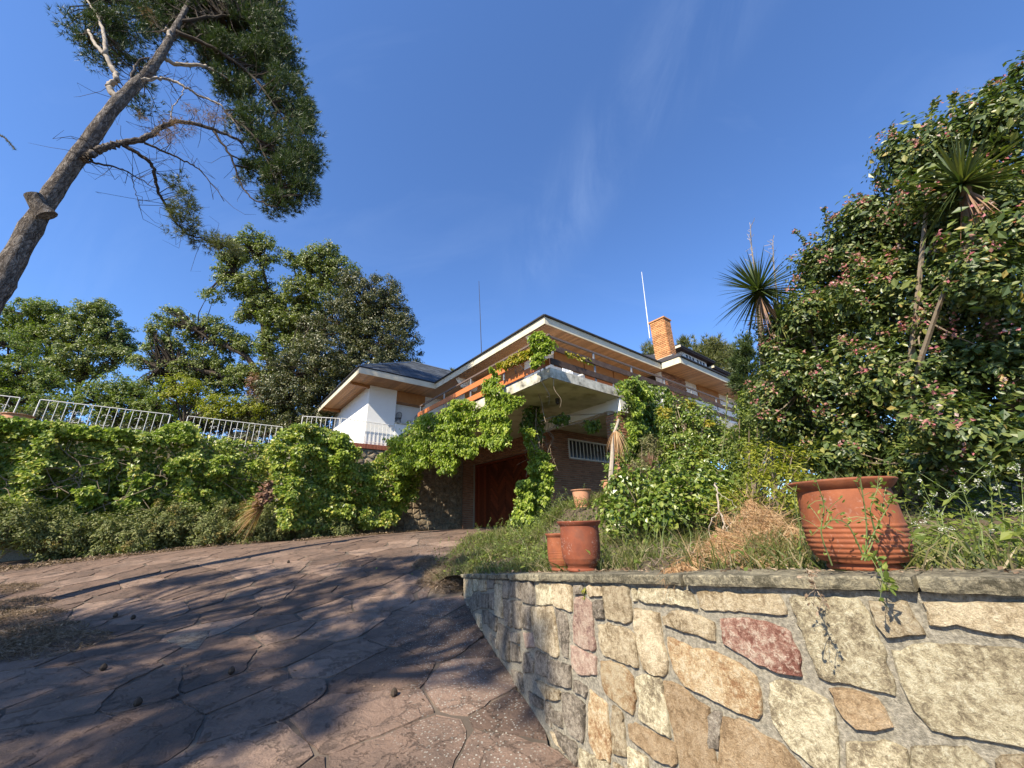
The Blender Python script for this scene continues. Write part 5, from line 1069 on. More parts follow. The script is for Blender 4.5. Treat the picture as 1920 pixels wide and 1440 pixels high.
yucca(atd(1462, 605, 4.9), 200, .54, .022, 'second yucca head leaning into the flowering shrub, right of and below the first', [atd(1480, 900, 5.7), atd(1475, 750, 5.6), atd(1470, 605, 5.5)], 26, [[atd(1462, 590, 5.5), atd(1452, 510, 5.5), atd(1449, 450, 5.5)]])
yucca(atd(1805, 345, 3.25), 200, .50, .022, 'large yucca rosette high in the pink-flowered shrub with a hanging dead skirt', [atd(1860, 800, 3.5), atd(1835, 520, 3.3), atd(1808, 350, 3.28)], 40)

# conifer tip and pines behind the roof
def needle_tree(name, label, cat, B, mat, sub, m, sr, k, length, width, trunk, tr=.12, spread=.6, up=.5, group=None, bark_=None, frac=.4):
    t = plant(name, trunk[0], label, cat, group); V, Fc, C = blobs(B, sub, m, sr, length, kind='needle', k=k, width=width, spread=spread, up=up, shell=.45); leafobj('crown', V, Fc, mat, t)
    P = sm(trunk, 5); mb = MB(); mb.tube(P, np.linspace(tr, tr*.35, len(P)), 8); mb.build('trunk', bark_ or M['pinebark'], t)
    mb = MB(); limbs(mb, C, P, tr*.22, .01, .1, frac)
    if mb.v: mb.build('branches', M['oakbark'], t)
    return t, C
needle_tree('pine_tree', 'bluish pine crown showing behind the chimney and dormers', 'tree', [px_blob(*b) for b in [(1235, 662, 34, 26, 16), (1300, 660, 34, 50, 18), (1345, 672, 33, 36, 20), (1375, 690, 32, 30, 20)]], M['lf_pinelit'], 3.4, 40, .7, 8, .5, .06, [atd(1300, 900, 36), atd(1300, 690, 35)], .3)
needle_tree('conifer', 'small dark conifer top between the roof end and the yuccas', 'tree', [px_blob(*b) for b in [(1400, 650, 13, 12, 22), (1400, 680, 13, 20, 22), (1398, 715, 13, 26, 26)]], M['lf_pine'], 26, 40, .22, 8, .16, .03, [atd(1400, 860, 13.5), atd(1400, 640, 13)], .1)
c = atd(848, 697, 36); V, Fc = swords(c, 60, .55, .08, .2, 1.4, .1); tag(leafobj('palm_top', V, Fc, M['lf_olive']), 'tiny palm top peeping over the roof valley', 'palm')

# ---------------------------------------------------------------- broadleaf trees behind the terrace
def tree(name, label, B, mat, sub, m, sr, size, aspect, limbsP, r0=.16, base=None, extra=None, group='trees behind the terrace', frac=.5, shell=.5, up=.4, br=.035):
    base = np.array(base); t = plant(name, base, label, 'tree', group); sub *= 1.7; size *= .84; V, Fc, C = blobs(B, sub, m, sr, size, aspect, .2, shell, .8, False, up); leafobj('crown', V, Fc, mat, t)
    if extra:
        for mat2, B2_ in extra: V, Fc, _ = blobs(B2_, sub, m, sr, size, aspect, .2, shell, .8); leafobj('crown_patch', V, Fc, mat2, t)
    mb = MB(); sk = []
    for P, ra, rb_ in limbsP: P = sm(P, 5); mb.tube(P, np.linspace(ra, rb_, len(P)), 7); sk += list(P)
    limbs(mb, C, sk, br, .012, .12, frac); mb.build('trunk', M['oakbark'], t); return t
pb = lambda L_: [px_blob(*b) for b in L_]
A24 = lambda L_: [atd(x, y, 24) for x, y in L_]
ob = atd(560, 840, 24); ob[2] = 4.9
tree('oak_tree', 'open-crowned oak with dark crooked limbs against the sky', pb([(455, 470, 24, 30, 26), (478, 450, 24, 30, 22), (500, 475, 24, 26, 30), (425, 500, 24, 26, 24), (440, 535, 24, 34, 26), (400, 556, 24, 22, 12), (475, 530, 24, 36, 30), (500, 570, 24, 36, 30), (600, 485, 24, 40, 26), (622, 470, 24, 20, 14), (640, 510, 24, 34, 30), (575, 500, 24, 28, 18),
      (560, 545, 24, 38, 30), (610, 555, 24, 40, 34), (530, 600, 24, 46, 34), (590, 610, 24, 44, 34), (330, 595, 24.5, 32, 20), (302, 620, 24.5, 26, 24), (295, 655, 24.5, 22, 22), (360, 620, 24.5, 26, 18), (395, 610, 24.5, 26, 20), (425, 630, 24.5, 34, 26), (400, 660, 24.5, 34, 24), (360, 690, 24.5, 40, 20), (310, 690, 24.5, 32, 16), (430, 690, 24.5, 36, 22), (460, 650, 24.5, 24, 26), (420, 730, 24.5, 40, 18), (270, 680, 24.5, 24, 14), (545, 490, 24, 16, 20), (470, 590, 24.3, 30, 20), (490, 560, 24.5, 40, 26), (560, 590, 24.6, 50, 40), (340, 650, 24.8, 40, 20), (440, 480, 24.2, 20, 20), (380, 700, 25, 60, 30), (300, 720, 25, 50, 22), (520, 650, 24, 44, 36), (505, 705, 24, 40, 26), (545, 725, 23.5, 44, 30), (455, 705, 24, 36, 24), (570, 640, 24, 44, 36), (600, 520, 24, 40, 24)]),
     M['lf_oak'], 13, 40, .28, .155, .6, [(A24([(560, 840), (545, 780), (520, 720), (500, 650), (495, 610), (480, 560), (455, 525), (430, 500)]), .42, .05), (A24([(500, 615), (502, 570), (497, 520), (480, 470)]), .14, .04), (A24([(520, 720), (490, 705), (460, 668), (425, 650), (400, 640), (370, 620)]), .22, .05), (A24([(545, 780), (500, 745), (470, 722), (420, 705), (360, 690), (335, 675), (300, 690)]), .24, .05), (A24([(530, 700), (560, 640), (572, 580), (580, 520), (600, 480)]), .2, .05), (A24([(540, 700), (600, 600), (640, 580), (690, 560)]), .2, .05), (A24([(572, 560), (555, 520), (549, 480)]), .06, .02), (A24([(570, 570), (600, 530), (610, 500)]), .1, .03)], base=ob, frac=.7, br=.05)
eb_ = atd(660, 860, 22.5); eb_[2] = 4.9
tree('holm_oak', 'dense dark evergreen tree rising behind the white wing', pb([(690, 560, 23, 55, 42), (735, 585, 23, 36, 40), (650, 590, 22.5, 50, 45), (700, 630, 22.5, 66, 50), (755, 650, 23, 38, 40), (765, 610, 23, 22, 30), (630, 660, 22, 60, 55), (690, 690, 22, 70, 45), (580, 690, 22, 60, 55), (560, 740, 21.5, 55, 45), (610, 750, 21.5, 60, 45), (520, 710, 21.5, 30, 40), (510, 760, 21.3, 45, 30), (750, 680, 22.5, 40, 24), (660, 530, 23, 30, 24), (620, 700, 23.5, 60, 50), (700, 600, 23.5, 60, 50), (560, 790, 22, 60, 30), (600, 620, 23.5, 40, 40), (480, 780, 22, 50, 30), (720, 540, 23.5, 36, 24)]),
     M['lf_holm'], 10, 62, .30, .14, .5, [([atd(660, 860, 22.5), atd(655, 760, 22.5), atd(660, 650, 22.5), atd(690, 580, 23)], .3, .06), ([atd(655, 760, 22.5), atd(590, 700, 22)], .2, .05), ([atd(660, 640, 22.5), atd(620, 600, 23), atd(560, 610, 23)], .12, .04)], base=eb_, frac=.35, up=.2,
     extra=[(M['lf_russet'], pb([(478, 725, 21.4, 16, 24), (500, 745, 21.3, 12, 18)]))])
tb = [('broadleaf_tree', 'pale green rounded treetop at the far left beside the pine trunk', [(55, 590, 29, 48, 28), (95, 585, 29, 36, 22), (40, 625, 29, 40, 26), (80, 640, 28, 50, 34)], 'lf_mid', (70, 760)),
      ('broadleaf_tree', 'airy tree with pointed top between the far-left treetop and the oak', [(165, 590, 28, 34, 26), (195, 580, 28, 26, 18), (150, 625, 28, 48, 36), (205, 625, 28, 40, 32), (230, 645, 28, 24, 20), (170, 675, 27, 60, 34), (235, 665, 27, 30, 14), (120, 690, 27, 50, 26)], 'lf_oak', (165, 780)),
      ('broadleaf_tree', 'dark bushy tree at the left picture edge behind the railing', [(15, 650, 22, 50, 34), (35, 700, 21, 65, 40), (0, 730, 21, 60, 40), (90, 730, 21, 50, 34), (40, 755, 20, 70, 26), (110, 765, 20, 50, 24)], 'lf_mid', (40, 830)),
      ('broadleaf_tree', 'broad bright green bush behind the middle of the long railing', [(215, 735, 21, 52, 34), (255, 745, 21, 46, 30), (180, 755, 20.5, 40, 24), (290, 765, 20.5, 36, 26), (230, 775, 20.5, 60, 22)], 'lf_mid', (225, 830)),
      ('broadleaf_tree', 'small yellow-green tree with a thin trunk between the two scrolled railings', [(345, 720, 20.5, 38, 20), (330, 745, 20.5, 38, 18), (370, 740, 20.5, 34, 18), (400, 758, 20, 30, 12)], 'lf_lime', (352, 830)),
      ('broadleaf_tree', 'low green bush behind the right scrolled railing', [(430, 755, 20.5, 36, 18), (470, 765, 20.5, 38, 18), (415, 775, 20, 40, 16)], 'lf_lime', (440, 830)),
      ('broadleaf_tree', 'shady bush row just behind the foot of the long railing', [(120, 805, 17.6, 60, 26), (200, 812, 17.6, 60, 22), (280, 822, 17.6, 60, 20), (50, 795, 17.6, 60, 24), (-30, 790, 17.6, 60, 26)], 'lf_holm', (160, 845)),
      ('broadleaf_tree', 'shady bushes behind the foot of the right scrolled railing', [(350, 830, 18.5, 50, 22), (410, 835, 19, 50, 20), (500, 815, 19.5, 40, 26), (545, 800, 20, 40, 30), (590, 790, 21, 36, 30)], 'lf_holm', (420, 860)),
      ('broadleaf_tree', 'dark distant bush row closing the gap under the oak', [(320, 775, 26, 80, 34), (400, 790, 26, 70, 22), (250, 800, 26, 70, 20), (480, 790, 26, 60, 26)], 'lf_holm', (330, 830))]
for nm, lb, BL, mt, (bx, by) in tb:
    ad = BL[0][2]; b0 = atd(bx, by, ad); b0[2] = 4.9; top = px_blob(*BL[0])[0]
    tree(nm, lb, pb(BL), M[mt], 12, 44, .27, .14 if ad < 25 else .18, .55, [([b0, (b0+top)/2+[.1, 0, 0], top], .14, .04)]+[([(b0+top)/2, px_blob(*q)[0]], .06, .03) for q in BL[1:]], base=b0, frac=.6)
MB().hbox(-7.5+.9, -4.6+.6, 17.5, 17.7, 4.9, 5.55).build('stub', M['white']) if False else None
o = MB(); o.lathe(atd(452, 826, 21.5)+[0, 0, -.5], [(.85, 0), (.8, .4), (.65, .75), (.35, .95), (0, 1.0)], 14, .12); tag(o.build('pale_rock', M['st_pale']), 'pale sunlit rock behind the right scrolled railing', 'rock')

# ---------------------------------------------------------------- leaning pine on the left
pt = plant('leaning_pine', (-9.2, 6.0, float(G(-9.2, 6.0))), 'tall leaning pine with scaly grey trunk and dark drooping crown at upper left', 'tree')
def pY(L_): return [atY(x, y, Y) for x, y, Y in L_]
TP = np.array([[-8.9, 6.05, .7], [-9.3, 6.0, 2.2], [-9.75, 6.0, 3.8]]+[list(p) for p in pY([(-14, 560, 6.0), (12, 512, 6.0), (58, 428, 6.0), (108, 348, 6.0), (160, 275, 6.0), (212, 203, 6.0), (248, 165, 6.1), (284, 128, 6.2), (308, 92, 6.3), (324, 62, 6.4), (352, 10, 6.6), (390, -70, 7.0)])])
TR = [.25, .21, .19, .18, .172, .162, .150, .138, .126, .116, .105, .092, .08, .065, .035]
P = sm(TP, 6); R_ = np.interp(np.linspace(0, len(TP)-1, len(P)), np.arange(len(TP)), TR); R_ = R_*(1+.05*np.sin(np.arange(len(P))*1.3)+.03*rng.normal(size=len(P)))
MB().tube(P, R_, 18).build('trunk', M['pinebark'], pt, smooth=True)
b = MB(); b.tube([atY(88, 405, 5.95), atY(74, 388, 5.85), atY(62, 366, 5.75)], [.17, .14, .13], 12); b.build('sawn_branch_stub', M['pinebark'], pt)
LIMB = [([(232, 192, 6.1), (222, 184, 6.1), (203, 163, 6.0), (218, 151, 6.0), (213, 133, 6.0), (197, 103, 5.9), (177, 80, 5.9), (165, 57, 5.9)], .085, .03, 'deadwood'), ([(197, 101, 5.9), (195, 63, 5.9), (182, 30, 6), (163, 0, 6.1)], .05, .02, 'deadwood'), ([(245, 165, 6.1), (250, 135, 6.0), (262, 112, 6), (280, 108, 6)], .04, .012, 'pinebark'),
        ([(158, 300, 6.0), (180, 284, 6.05), (205, 273, 6.1), (233, 267, 6.2), (277, 258, 6.3), (300, 240, 6.4), (333, 227, 6.5), (383, 238, 6.7), (427, 253, 7.), (457, 267, 7.2)], .085, .03, 'pinebark'), ([(230, 272, 6.2), (263, 290, 6.4), (287, 313, 6.6), (293, 347, 6.8), (307, 377, 7), (325, 410, 7.1), (355, 440, 7.3), (395, 452, 7.5)], .045, .015, 'oakbark'),
        ([(270, 267, 6.3), (313, 287, 6.5), (350, 303, 6.7), (383, 327, 6.9), (420, 375, 7.1)], .028, .008, 'oakbark'), ([(145, 300, 6.0), (172, 305, 6.1), (213, 312, 6.3), (247, 327, 6.5), (293, 353, 6.7)], .03, .008, 'oakbark'), ([(245, 327, 6.5), (252, 355, 6.6), (262, 385, 6.7)], .010, .004, 'oakbark'),
        ([(264, 150, 6.1), (290, 148, 6.2), (320, 150, 6.4), (347, 163, 6.5), (373, 180, 6.7), (407, 193, 6.8), (430, 217, 7), (457, 250, 7.2)], .04, .015, 'deadwood'), ([(297, 103, 6.3), (330, 120, 6.5), (377, 123, 6.6), (393, 128, 6.8), (427, 147, 7)], .06, .02, 'deadwood'), ([(320, 225, 6.5), (322, 205, 6.5), (340, 180, 6.5), (347, 163, 6.5)], .015, .008, 'deadwood'),
        ([(400, 245, 6.8), (430, 290, 7), (445, 330, 7.2), (470, 370, 7.3), (520, 390, 7.4)], .03, .012, 'oakbark'), ([(430, 217, 7), (480, 260, 7.2), (510, 320, 7.4), (530, 370, 7.5)], .03, .012, 'oakbark'), ([(330, 60, 6.4), (400, 90, 6.8), (470, 140, 7.2), (530, 220, 7.5)], .06, .02, 'oakbark'), ([(340, 40, 6.5), (430, 30, 6.9), (500, 50, 7.2)], .05, .02, 'oakbark'), ([(318, 70, 6.3), (316, 55, 6.3), (303, 58, 6.3)], .05, .02, 'deadwood')]
sk = []
for L_, a, b2, mt in LIMB:
    P = sm(pY(L_), 6); P += rng.normal(size=P.shape)*.012; MB().tube(P, np.linspace(a, b2, len(P)), 7).build('limb', M[mt], pt, smooth=True); sk += list(P)
def yb(x, y, Y, rx, ry): c = atY(x, y, Y); ad = (c-CAM)@fw; return (c, (rx*ad/F, (rx+ry)/2*ad/F, ry*ad/F))
CB = [yb(*q) for q in [(400, 40, 7.4, 80, 52), (480, 60, 7.6, 62, 52), (520, 115, 7.7, 46, 52), (500, 20, 7.6, 40, 36), (540, 185, 7.8, 38, 48), (566, 215, 7.8, 20, 30), (560, 270, 7.8, 34, 44), (575, 300, 7.8, 22, 30), (545, 335, 7.8, 38, 44), (520, 382, 7.8, 30, 24), (560, 365, 7.8, 26, 28), (505, 300, 7.7, 34, 44), (475, 240, 7.6, 38, 40), (440, 170, 7.4, 36, 34), (430, 105, 7.3, 62, 44), (350, 25, 6.9, 60, 34), (360, -40, 7.2, 150, 46), (480, -30, 7.6, 60, 40), (465, 320, 7.6, 14, 20)]]
CL = [yb(*q) for q in [(145, 45, 6.2, 30, 26), (195, 60, 6.3, 46, 38), (245, 65, 6.4, 42, 42), (212, 105, 6.4, 36, 24), (262, 115, 6.5, 24, 30), (270, 20, 6.5, 52, 34), (200, 5, 6.4, 60, 24), (165, 90, 6.3, 26, 22), (275, 165, 6.7, 18, 20), (268, 205, 6.7, 18, 22), (310, 60, 6.8, 30, 30)]]
CW = [yb(*q) for q in [(338, 352, 7, 22, 18), (350, 385, 7.1, 22, 20), (352, 425, 7.2, 24, 26), (330, 395, 7, 14, 16), (400, 452, 7.5, 34, 20), (430, 470, 7.6, 24, 20), (450, 335, 7.4, 10, 10)]]
V, Fc, C1 = blobs(CB, 34, 30, .26, .15, kind='needle', k=11, width=.014, spread=.55, up=.6, shell=.45); leafobj('crown', V, Fc, M['lf_pine'], pt)
V, Fc, C2 = blobs(CL, 26, 22, .22, .14, kind='needle', k=10, width=.012, spread=.55, up=.6, shell=.3); leafobj('left_crown', V, Fc, M['lf_pine'], pt)
V, Fc, C3 = blobs(CW, 44, 18, .16, .13, kind='needle', k=9, width=.010, spread=.55, up=.2, shell=.25); leafobj('hanging_sprays', V, Fc, M['lf_pinelit'], pt)
CD = [yb(*q) for q in [(288, 235, 6.4, 24, 16), (325, 262, 6.4, 20, 16), (345, 240, 6.5, 26, 16), (375, 212, 6.6, 26, 18), (405, 220, 6.7, 18, 16), (283, 35, 6.3, 10, 16)]]
V, Fc, C4 = blobs(CD, 40, 14, .14, .12, kind='needle', k=6, width=.006, spread=.9, up=-.2, shell=.2); leafobj('dead_needles', V, Fc, M['lf_deadpine'], pt)
mb = MB(); limbs(mb, C1, sk, .022, .008, .14, .55); limbs(mb, C2, sk, .018, .006, .12, .8); limbs(mb, C3, sk, .010, .005, .1, .9); limbs(mb, C4, sk, .008, .003, .12, 1)
for k in range(240):
    p = sk[rng.integers(0, len(sk))]; q = p+rng.normal(size=3)*.35+[.15, 0, -.1]; m_ = (p+q)/2+rng.normal(size=3)*.08; mb.tube([p, m_, q, q+rng.normal(size=3)*.12], [.007, .005, .004, .002], 3, False)
mb.build('branches', M['oakbark'], pt, 'stuff')
# twig of another tree entering at the left
t = plant('overhanging_twig', atY(-120, 230, 4), 'dark twig tip entering from the left edge of the picture', 'twig'); P = sm([atY(-120, 225, 4), atY(-40, 240, 4), atY(5, 256, 4), atY(28, 280, 4)], 8); MB().tube(P, np.linspace(.02, .006, len(P)), 5).build('stem', M['oakbark'], t)
q = np.repeat(P[8:], 12, 0); V, Fc = needles(q, unit(rng.normal(size=q.shape)), 2, .035, .006); leafobj('needles', V, Fc, M['lf_pine'], t)

# ---------------------------------------------------------------- pines behind the photographer: they throw the shade on the drive
KSH = 1/math.tan(_e)
def caster(x, y, h, rx, ry):
    """crown blob, h above ground, whose shadow falls round photo pixel (x, y)"""
    g = pxG(x, y); return (g+np.array([math.sin(_a)*KSH*h, math.cos(_a)*KSH*h, h]), (rx, ry, .55))
SH = [(60, 1180, 9, 1.2, .9), (250, 1170, 9.5, 1.1, .7), (430, 1170, 10, 1.2, .6), (620, 1150, 9.5, 1.0, .55), (770, 1160, 10, .8, .5), (-150, 1300, 8.5, 1.4, 1.2), (120, 1300, 9, 1.1, .8), (330, 1280, 9.6, 1.0, .6), (510, 1250, 10, .75, .5), (680, 1240, 9, .55, .35), (60, 1410, 9, 1.0, .7), (260, 1400, 9.5, .8, .5), (400, 1370, 9.8, .6, .4), (880, 1150, 9.8, .6, .5),
      (870, 1120, 10.5, .7, .5), (420, 1085, 10, 1.7, .4), (700, 1062, 9.5, 1.5, .45), (560, 1110, 9.8, 1.4, .5), (820, 1070, 10.3, 1.1, .6), (-300, 1200, 9, 1.6, 1.6), (-250, 1090, 9.5, 2.0, .7), (930, 1230, 9.8, .35, .4)]
cb2 = [caster(*q) for q in SH]
for s_w, dz_, r_w in ((6.6, .5, .34), (7.2, .5, .36), (7.7, .5, .36), (8.2, .4, .32), (6.1, .15, .2)):
    p_w, z_w, _n = wall_at(s_w); h_ = 9.6; cb2.append((np.r_[p_w, z_w-.1-.5+dz_]+np.array([math.sin(_a)*KSH*h_, math.cos(_a)*KSH*h_, h_]), (r_w, r_w*1.1, .5))); cc_ = np.array([c for c, r in cb2]); far_i = cc_[:, 0] < np.median(cc_[:, 0])
for flag, nm, tx in ((far_i, 'umbrella pine behind the photographer, further left', (-11.5, -6.0)), (~far_i, 'umbrella pine behind the photographer, nearer the drive', (-6.8, -5.6))):
    B_ = [b for b, f in zip(cb2, flag) if f]; top = np.mean([b[0] for b in B_], 0); bs = np.array([tx[0], tx[1], float(G(*tx))])
    t, C = needle_tree('shade_pine', nm, 'tree', B_, M['lf_pine'], 7, 22, .30, 9, .22, .035, [bs, bs*.6+top*.4+[0, 0, -.5], top-[0, 0, 1.2]], .22, group='pines behind the photographer', frac=.9)

# ================================================================ GROUND COVER AND LITTER
def bed_pts(n, lo=.0, hi=2.2, p=1.4, far_=1.):
    """random points on the bed, measured back from the coping / drive edge"""
    B = bedB[(bedB[:, 1] > .4)]; dd = np.r_[0, np.cumsum(np.linalg.norm(np.diff(B, axis=0), axis=1))]; s_ = rng.random(n)*dd[-1]; P = np.stack([np.interp(s_, dd, B[:, 0]), np.interp(s_, dd, B[:, 1])], 1)
    T = np.stack([np.interp(s_+.1, dd, B[:, 0])-np.interp(s_-.1, dd, B[:, 0]), np.interp(s_+.1, dd, B[:, 1])-np.interp(s_-.1, dd, B[:, 1])], 1); T = unit(T); Nn = np.stack([T[:, 1], -T[:, 0]], 1)
    P = P+Nn*(lo+(hi-lo)*rng.random((n, 1))**p); W_ = WS[::4, :2]-[.02, .02]; bp = np.vstack([W_, [(-.80, 6.45)], RB[8:], [(16, 30), (16, -6)]]); P = P[in_poly(P[:, 0], P[:, 1], bp)]
    P = P[(P[:, 1] > .5) | (P[:, 0] > 2.6)]; return np.c_[P, BZ(P[:, 0], P[:, 1])], dd, s_
def grass(P, L_, wd, mat, name, lean=.5, k=1):
    n = len(P); U = np.zeros((n, 3)); U[:, 2] = 1; T = unit(U+rng.normal(size=(n, 3))*[lean, lean, .15]); B = unit(np.cross(T, rng.normal(size=(n, 3)))); l = (L_*(.4+.9*rng.random(n)))[:, None]
    bend = rng.normal(size=(n, 3))*[.35, .35, 0]*l; w_ = wd*(.6+.8*rng.random((n, 1)))
    V = np.stack([P-B*w_, P+B*w_, P+T*l*.55+B*w_*.8+bend*.25, P+T*l*.55-B*w_*.8+bend*.25, P+T*l+bend-[0, 0, .1]*l], 1).reshape(-1, 3)
    i = np.arange(n)[:, None]*5; Q = i+[0, 1, 2, 3]; Tt = i+[3, 2, 4, 4]
    # triangles only, keep one mesh
    Fc = np.concatenate([Q[:, [0, 1, 2]], Q[:, [0, 2, 3]], Tt[:, :3]], 0); return V, Fc
P1, _, _ = bed_pts(26000, .0, 2.6, 1.5); den = lump(P1, 2.1, 3.); P1 = P1[(den > -.35)]
P2, _, _ = bed_pts(9000, .0, .9, 1.2); P2 = P2[lump(P2, 3., 9.) > -.1]; P1 = P1[~((P1[:, 0] > 1.7) & (P1[:, 1] < 3) & (rng.random(len(P1)) > .35))]
V, Fc = join([grass(P1, .20, .0032, None, ''), grass(P2, .12, .0026, None, '', .8)])
g_ = mk('grass', fastmesh('grass', V, Fc), M['lf_grass'], None, 'stuff'); tag(g_, 'green grass and weeds growing along the bank behind the coping', 'grass')
P3_, _, _ = bed_pts(19000, .6, 7.5, .9); P3_ = P3_[~((P3_[:, 0] > 1.9) & (P3_[:, 1] < 4.2) & (rng.random(len(P3_)) > .12))]; P3_ = P3_[(lump(P3_, 1.3, 5.) > -.5) & (np.linalg.norm(P3_-_q3, axis=1) > .35) & (np.linalg.norm(P3_-_q4, axis=1) > .3)]
V, Fc = grass(P3_, .28, .0045, None, '', .65); tag(mk('tall_grass', fastmesh('tall_grass', V, Fc), M['lf_grass'], None, 'stuff'), 'taller rough grass covering the slope between the bushes', 'grass')
# creeping weeds: small leaves on the bank
P4, _, _ = bed_pts(36000, .12, 6.5, 1.); _e4 = np.c_[rng.uniform(1.7, 4.2, 3000), rng.uniform(.6, 3.6, 3000), np.zeros(3000)]; _e4 = _e4[in_poly(_e4[:, 0], _e4[:, 1], np.vstack([bedB[bedB[:, 0] > 0], [(2, 8), (12, 8), (12, -4)]]))]; _e4[:, 2] = BZ(_e4[:, 0], _e4[:, 1])
P4 = np.vstack([P4[lump(P4, 1.9, 11.) > -.1], _e4, _q3+rng.normal(size=(2600, 3))*[.9, .9, 0]+[-.2, -.9, 0]]); P4[-2600:, 2] = BZ(P4[-2600:, 0], P4[-2600:, 1]); P4[:, 2] += rng.random(len(P4))*.16
V, Fc = leaves(P4, rng.normal(size=P4.shape)*.5+[0, -.2, 1], .045*(.5+rng.random(len(P4))), .6, up=.4); tag(mk('ground_weeds', fastmesh('ground_weeds', V, Fc), M['lf_mid'], None, 'stuff'), 'low leafy weeds spread over the bank', 'weeds')
Pw, _, _ = bed_pts(420, .10, 3.0, 1.1); Pw = Pw[~((Pw[:, 0] > .7) & (Pw[:, 0] < 1.7) & (Pw[:, 1] < 2.6))]; mbw = MB(); Qw = []
for p in Pw:
    h = rng.uniform(.14, .42)*(1.2 if p[1] > 4 else 1.); P = sm([p, p+[rng.normal()*.04, rng.normal()*.04, h*.55], p+[rng.normal()*.10, rng.normal()*.10, h]], 3); mbw.tube(P, np.linspace(.0028, .0012, len(P)), 3, False); k = rng.integers(8, 22); Qw.append(P[rng.integers(1, len(P), k)]+rng.normal(size=(k, 3))*.012)
Qw = np.concatenate(Qw); V, Fc = leaves(Qw, rng.normal(size=Qw.shape)*.7+[0, 0, .6], .042*(.4+rng.random(len(Qw))), .42, up=.3); tw = tag(mk('tall_weeds', fastmesh('tall_weeds', V, Fc), M['lf_mid'], None, 'stuff'), 'upright leafy weeds of mixed height scattered along the bank', 'weeds'); mbw.build('weed_stems', M['greenstem'], tw, 'stuff')
# litter on the bank and coping, and beside the drive
def litter(P, name, label, mat, size=.03, aspect=.45):
    V, Fc = leaves(P, rng.normal(size=P.shape)*.5+[0, 0, 1], size*(.5+rng.random(len(P))), aspect); return tag(mk(name, fastmesh(name, V, Fc), mat, None, 'stuff'), label, 'leaf litter')
P5, _, _ = bed_pts(7000, -.12, 1.6, 1.6); P5[:, 2] += .008
for i in range(len(P5)):
    j = np.argmin(((WS[:, :2]-P5[i, :2])**2).sum(1)); d2 = math.sqrt(((WS[j, :2]-P5[i, :2])**2).sum())
    if d2 < .27 and j < len(WS)-1: P5[i, 2] = WS[j, 2]+.004
litter(P5, 'bank_litter', 'brown dead leaves and needles lying behind and on the coping', M['lf_litter'])
def pile(pts, n, rx, ry, hh, name, label, mats, base='G'):
    """heap of dead needles, twigs and leaves"""
    t = thing(name, pts[0], label, 'debris'); A = []; Bn = []; mb = MB()
    for c in pts:
        m = n//len(pts); r = np.sqrt(rng.random(m)); th = rng.random(m)*6.283; x = c[0]+rx*r*np.cos(th); y = c[1]+ry*r*np.sin(th)
        z = (G(x, y) if base == 'G' else BZ(x, y)) + hh*(1-r*r)*(.5+.5*rng.random(m)); P = np.stack([x, y, z], 1)
        D = rng.normal(size=(m, 3))*[1, 1, .25]; A.append(needles(P, unit(D), 2, .11, .004, .5)); h2 = m//4; Bn.append(leaves(P[:h2], rng.normal(size=(h2, 3))*.6+[0, 0, 1], .035*(.5+rng.random(h2)), .5))
        for k in range(22):
            p = P[rng.integers(m)]+[0, 0, .015]; q = p+rng.normal(size=3)*[.12, .12, .03]; mb.tube([p, (p+q)/2+rng.normal(size=3)*.02, q], [.004, .004, .002], 4, False)
    V, Fc = join(A); leafobj('dead_needles', V, Fc, mats[0], t, 'stuff'); V, Fc = join(Bn); leafobj('dead_leaves', V, Fc, mats[1], t, 'stuff'); mb.build('twigs', M['twig'], t, 'stuff'); return t
pile([pxG(*q) for q in ((0, 1110), (20, 1140), (30, 1165), (60, 1190), (10, 1200), (-60, 1160), (100, 1212), (-30, 1230), (-120, 1200))], 9500, .62, .42, .13, 'debris_heap', 'heap of dead twigs and pine litter on the drive at the left picture edge', (M['lf_litter'], M['lf_litter']))
pile([pxG(*q) for q in ((850, 1085), (825, 1070), (800, 1060), (845, 1100), (815, 1090), (858, 1060))], 5200, .30, .34, .17, 'debris_heap', 'heap of dry brown leaves and twigs by the far end of the garden wall', (M['lf_litter'], M['lf_litter']))
pts = [H(u, 9.2+.5*math.sin(u)*0-.0*u, 0) for u in np.arange(-12, 2.5, .5)]
PL = np.concatenate([np.c_[rng.uniform(-13, 1.5, 9000), np.zeros(9000)]]); vv = np.where(PL[:, 0] < -3.5, 10.3-.45*rng.random(9000)*2, 8.7-.8*rng.random(9000)+np.clip(PL[:, 0]+1.5, 0, 2)*.4); XY = S0[:2]+PL[:, :1]*UE[:2]+vv[:, None]*VE[:2]; P6 = np.c_[XY, G(XY[:, 0], XY[:, 1])+.015+.03*rng.random(9000)]
litter(P6, 'verge_litter', 'strip of dry leaves and dirt between the drive and the low bushes', M['lf_litter'], .06)
XY = np.stack([rng.uniform(-9, 0, 1300), rng.uniform(2.6, 12, 1300)], 1); P7 = np.c_[XY, G(XY[:, 0], XY[:, 1])+.006]; litter(P7[in_poly(XY[:, 0], XY[:, 1], pol)], 'drive_litter', 'scattered needles and leaf bits on the flagstones', M['lf_litter'], .028, .25)
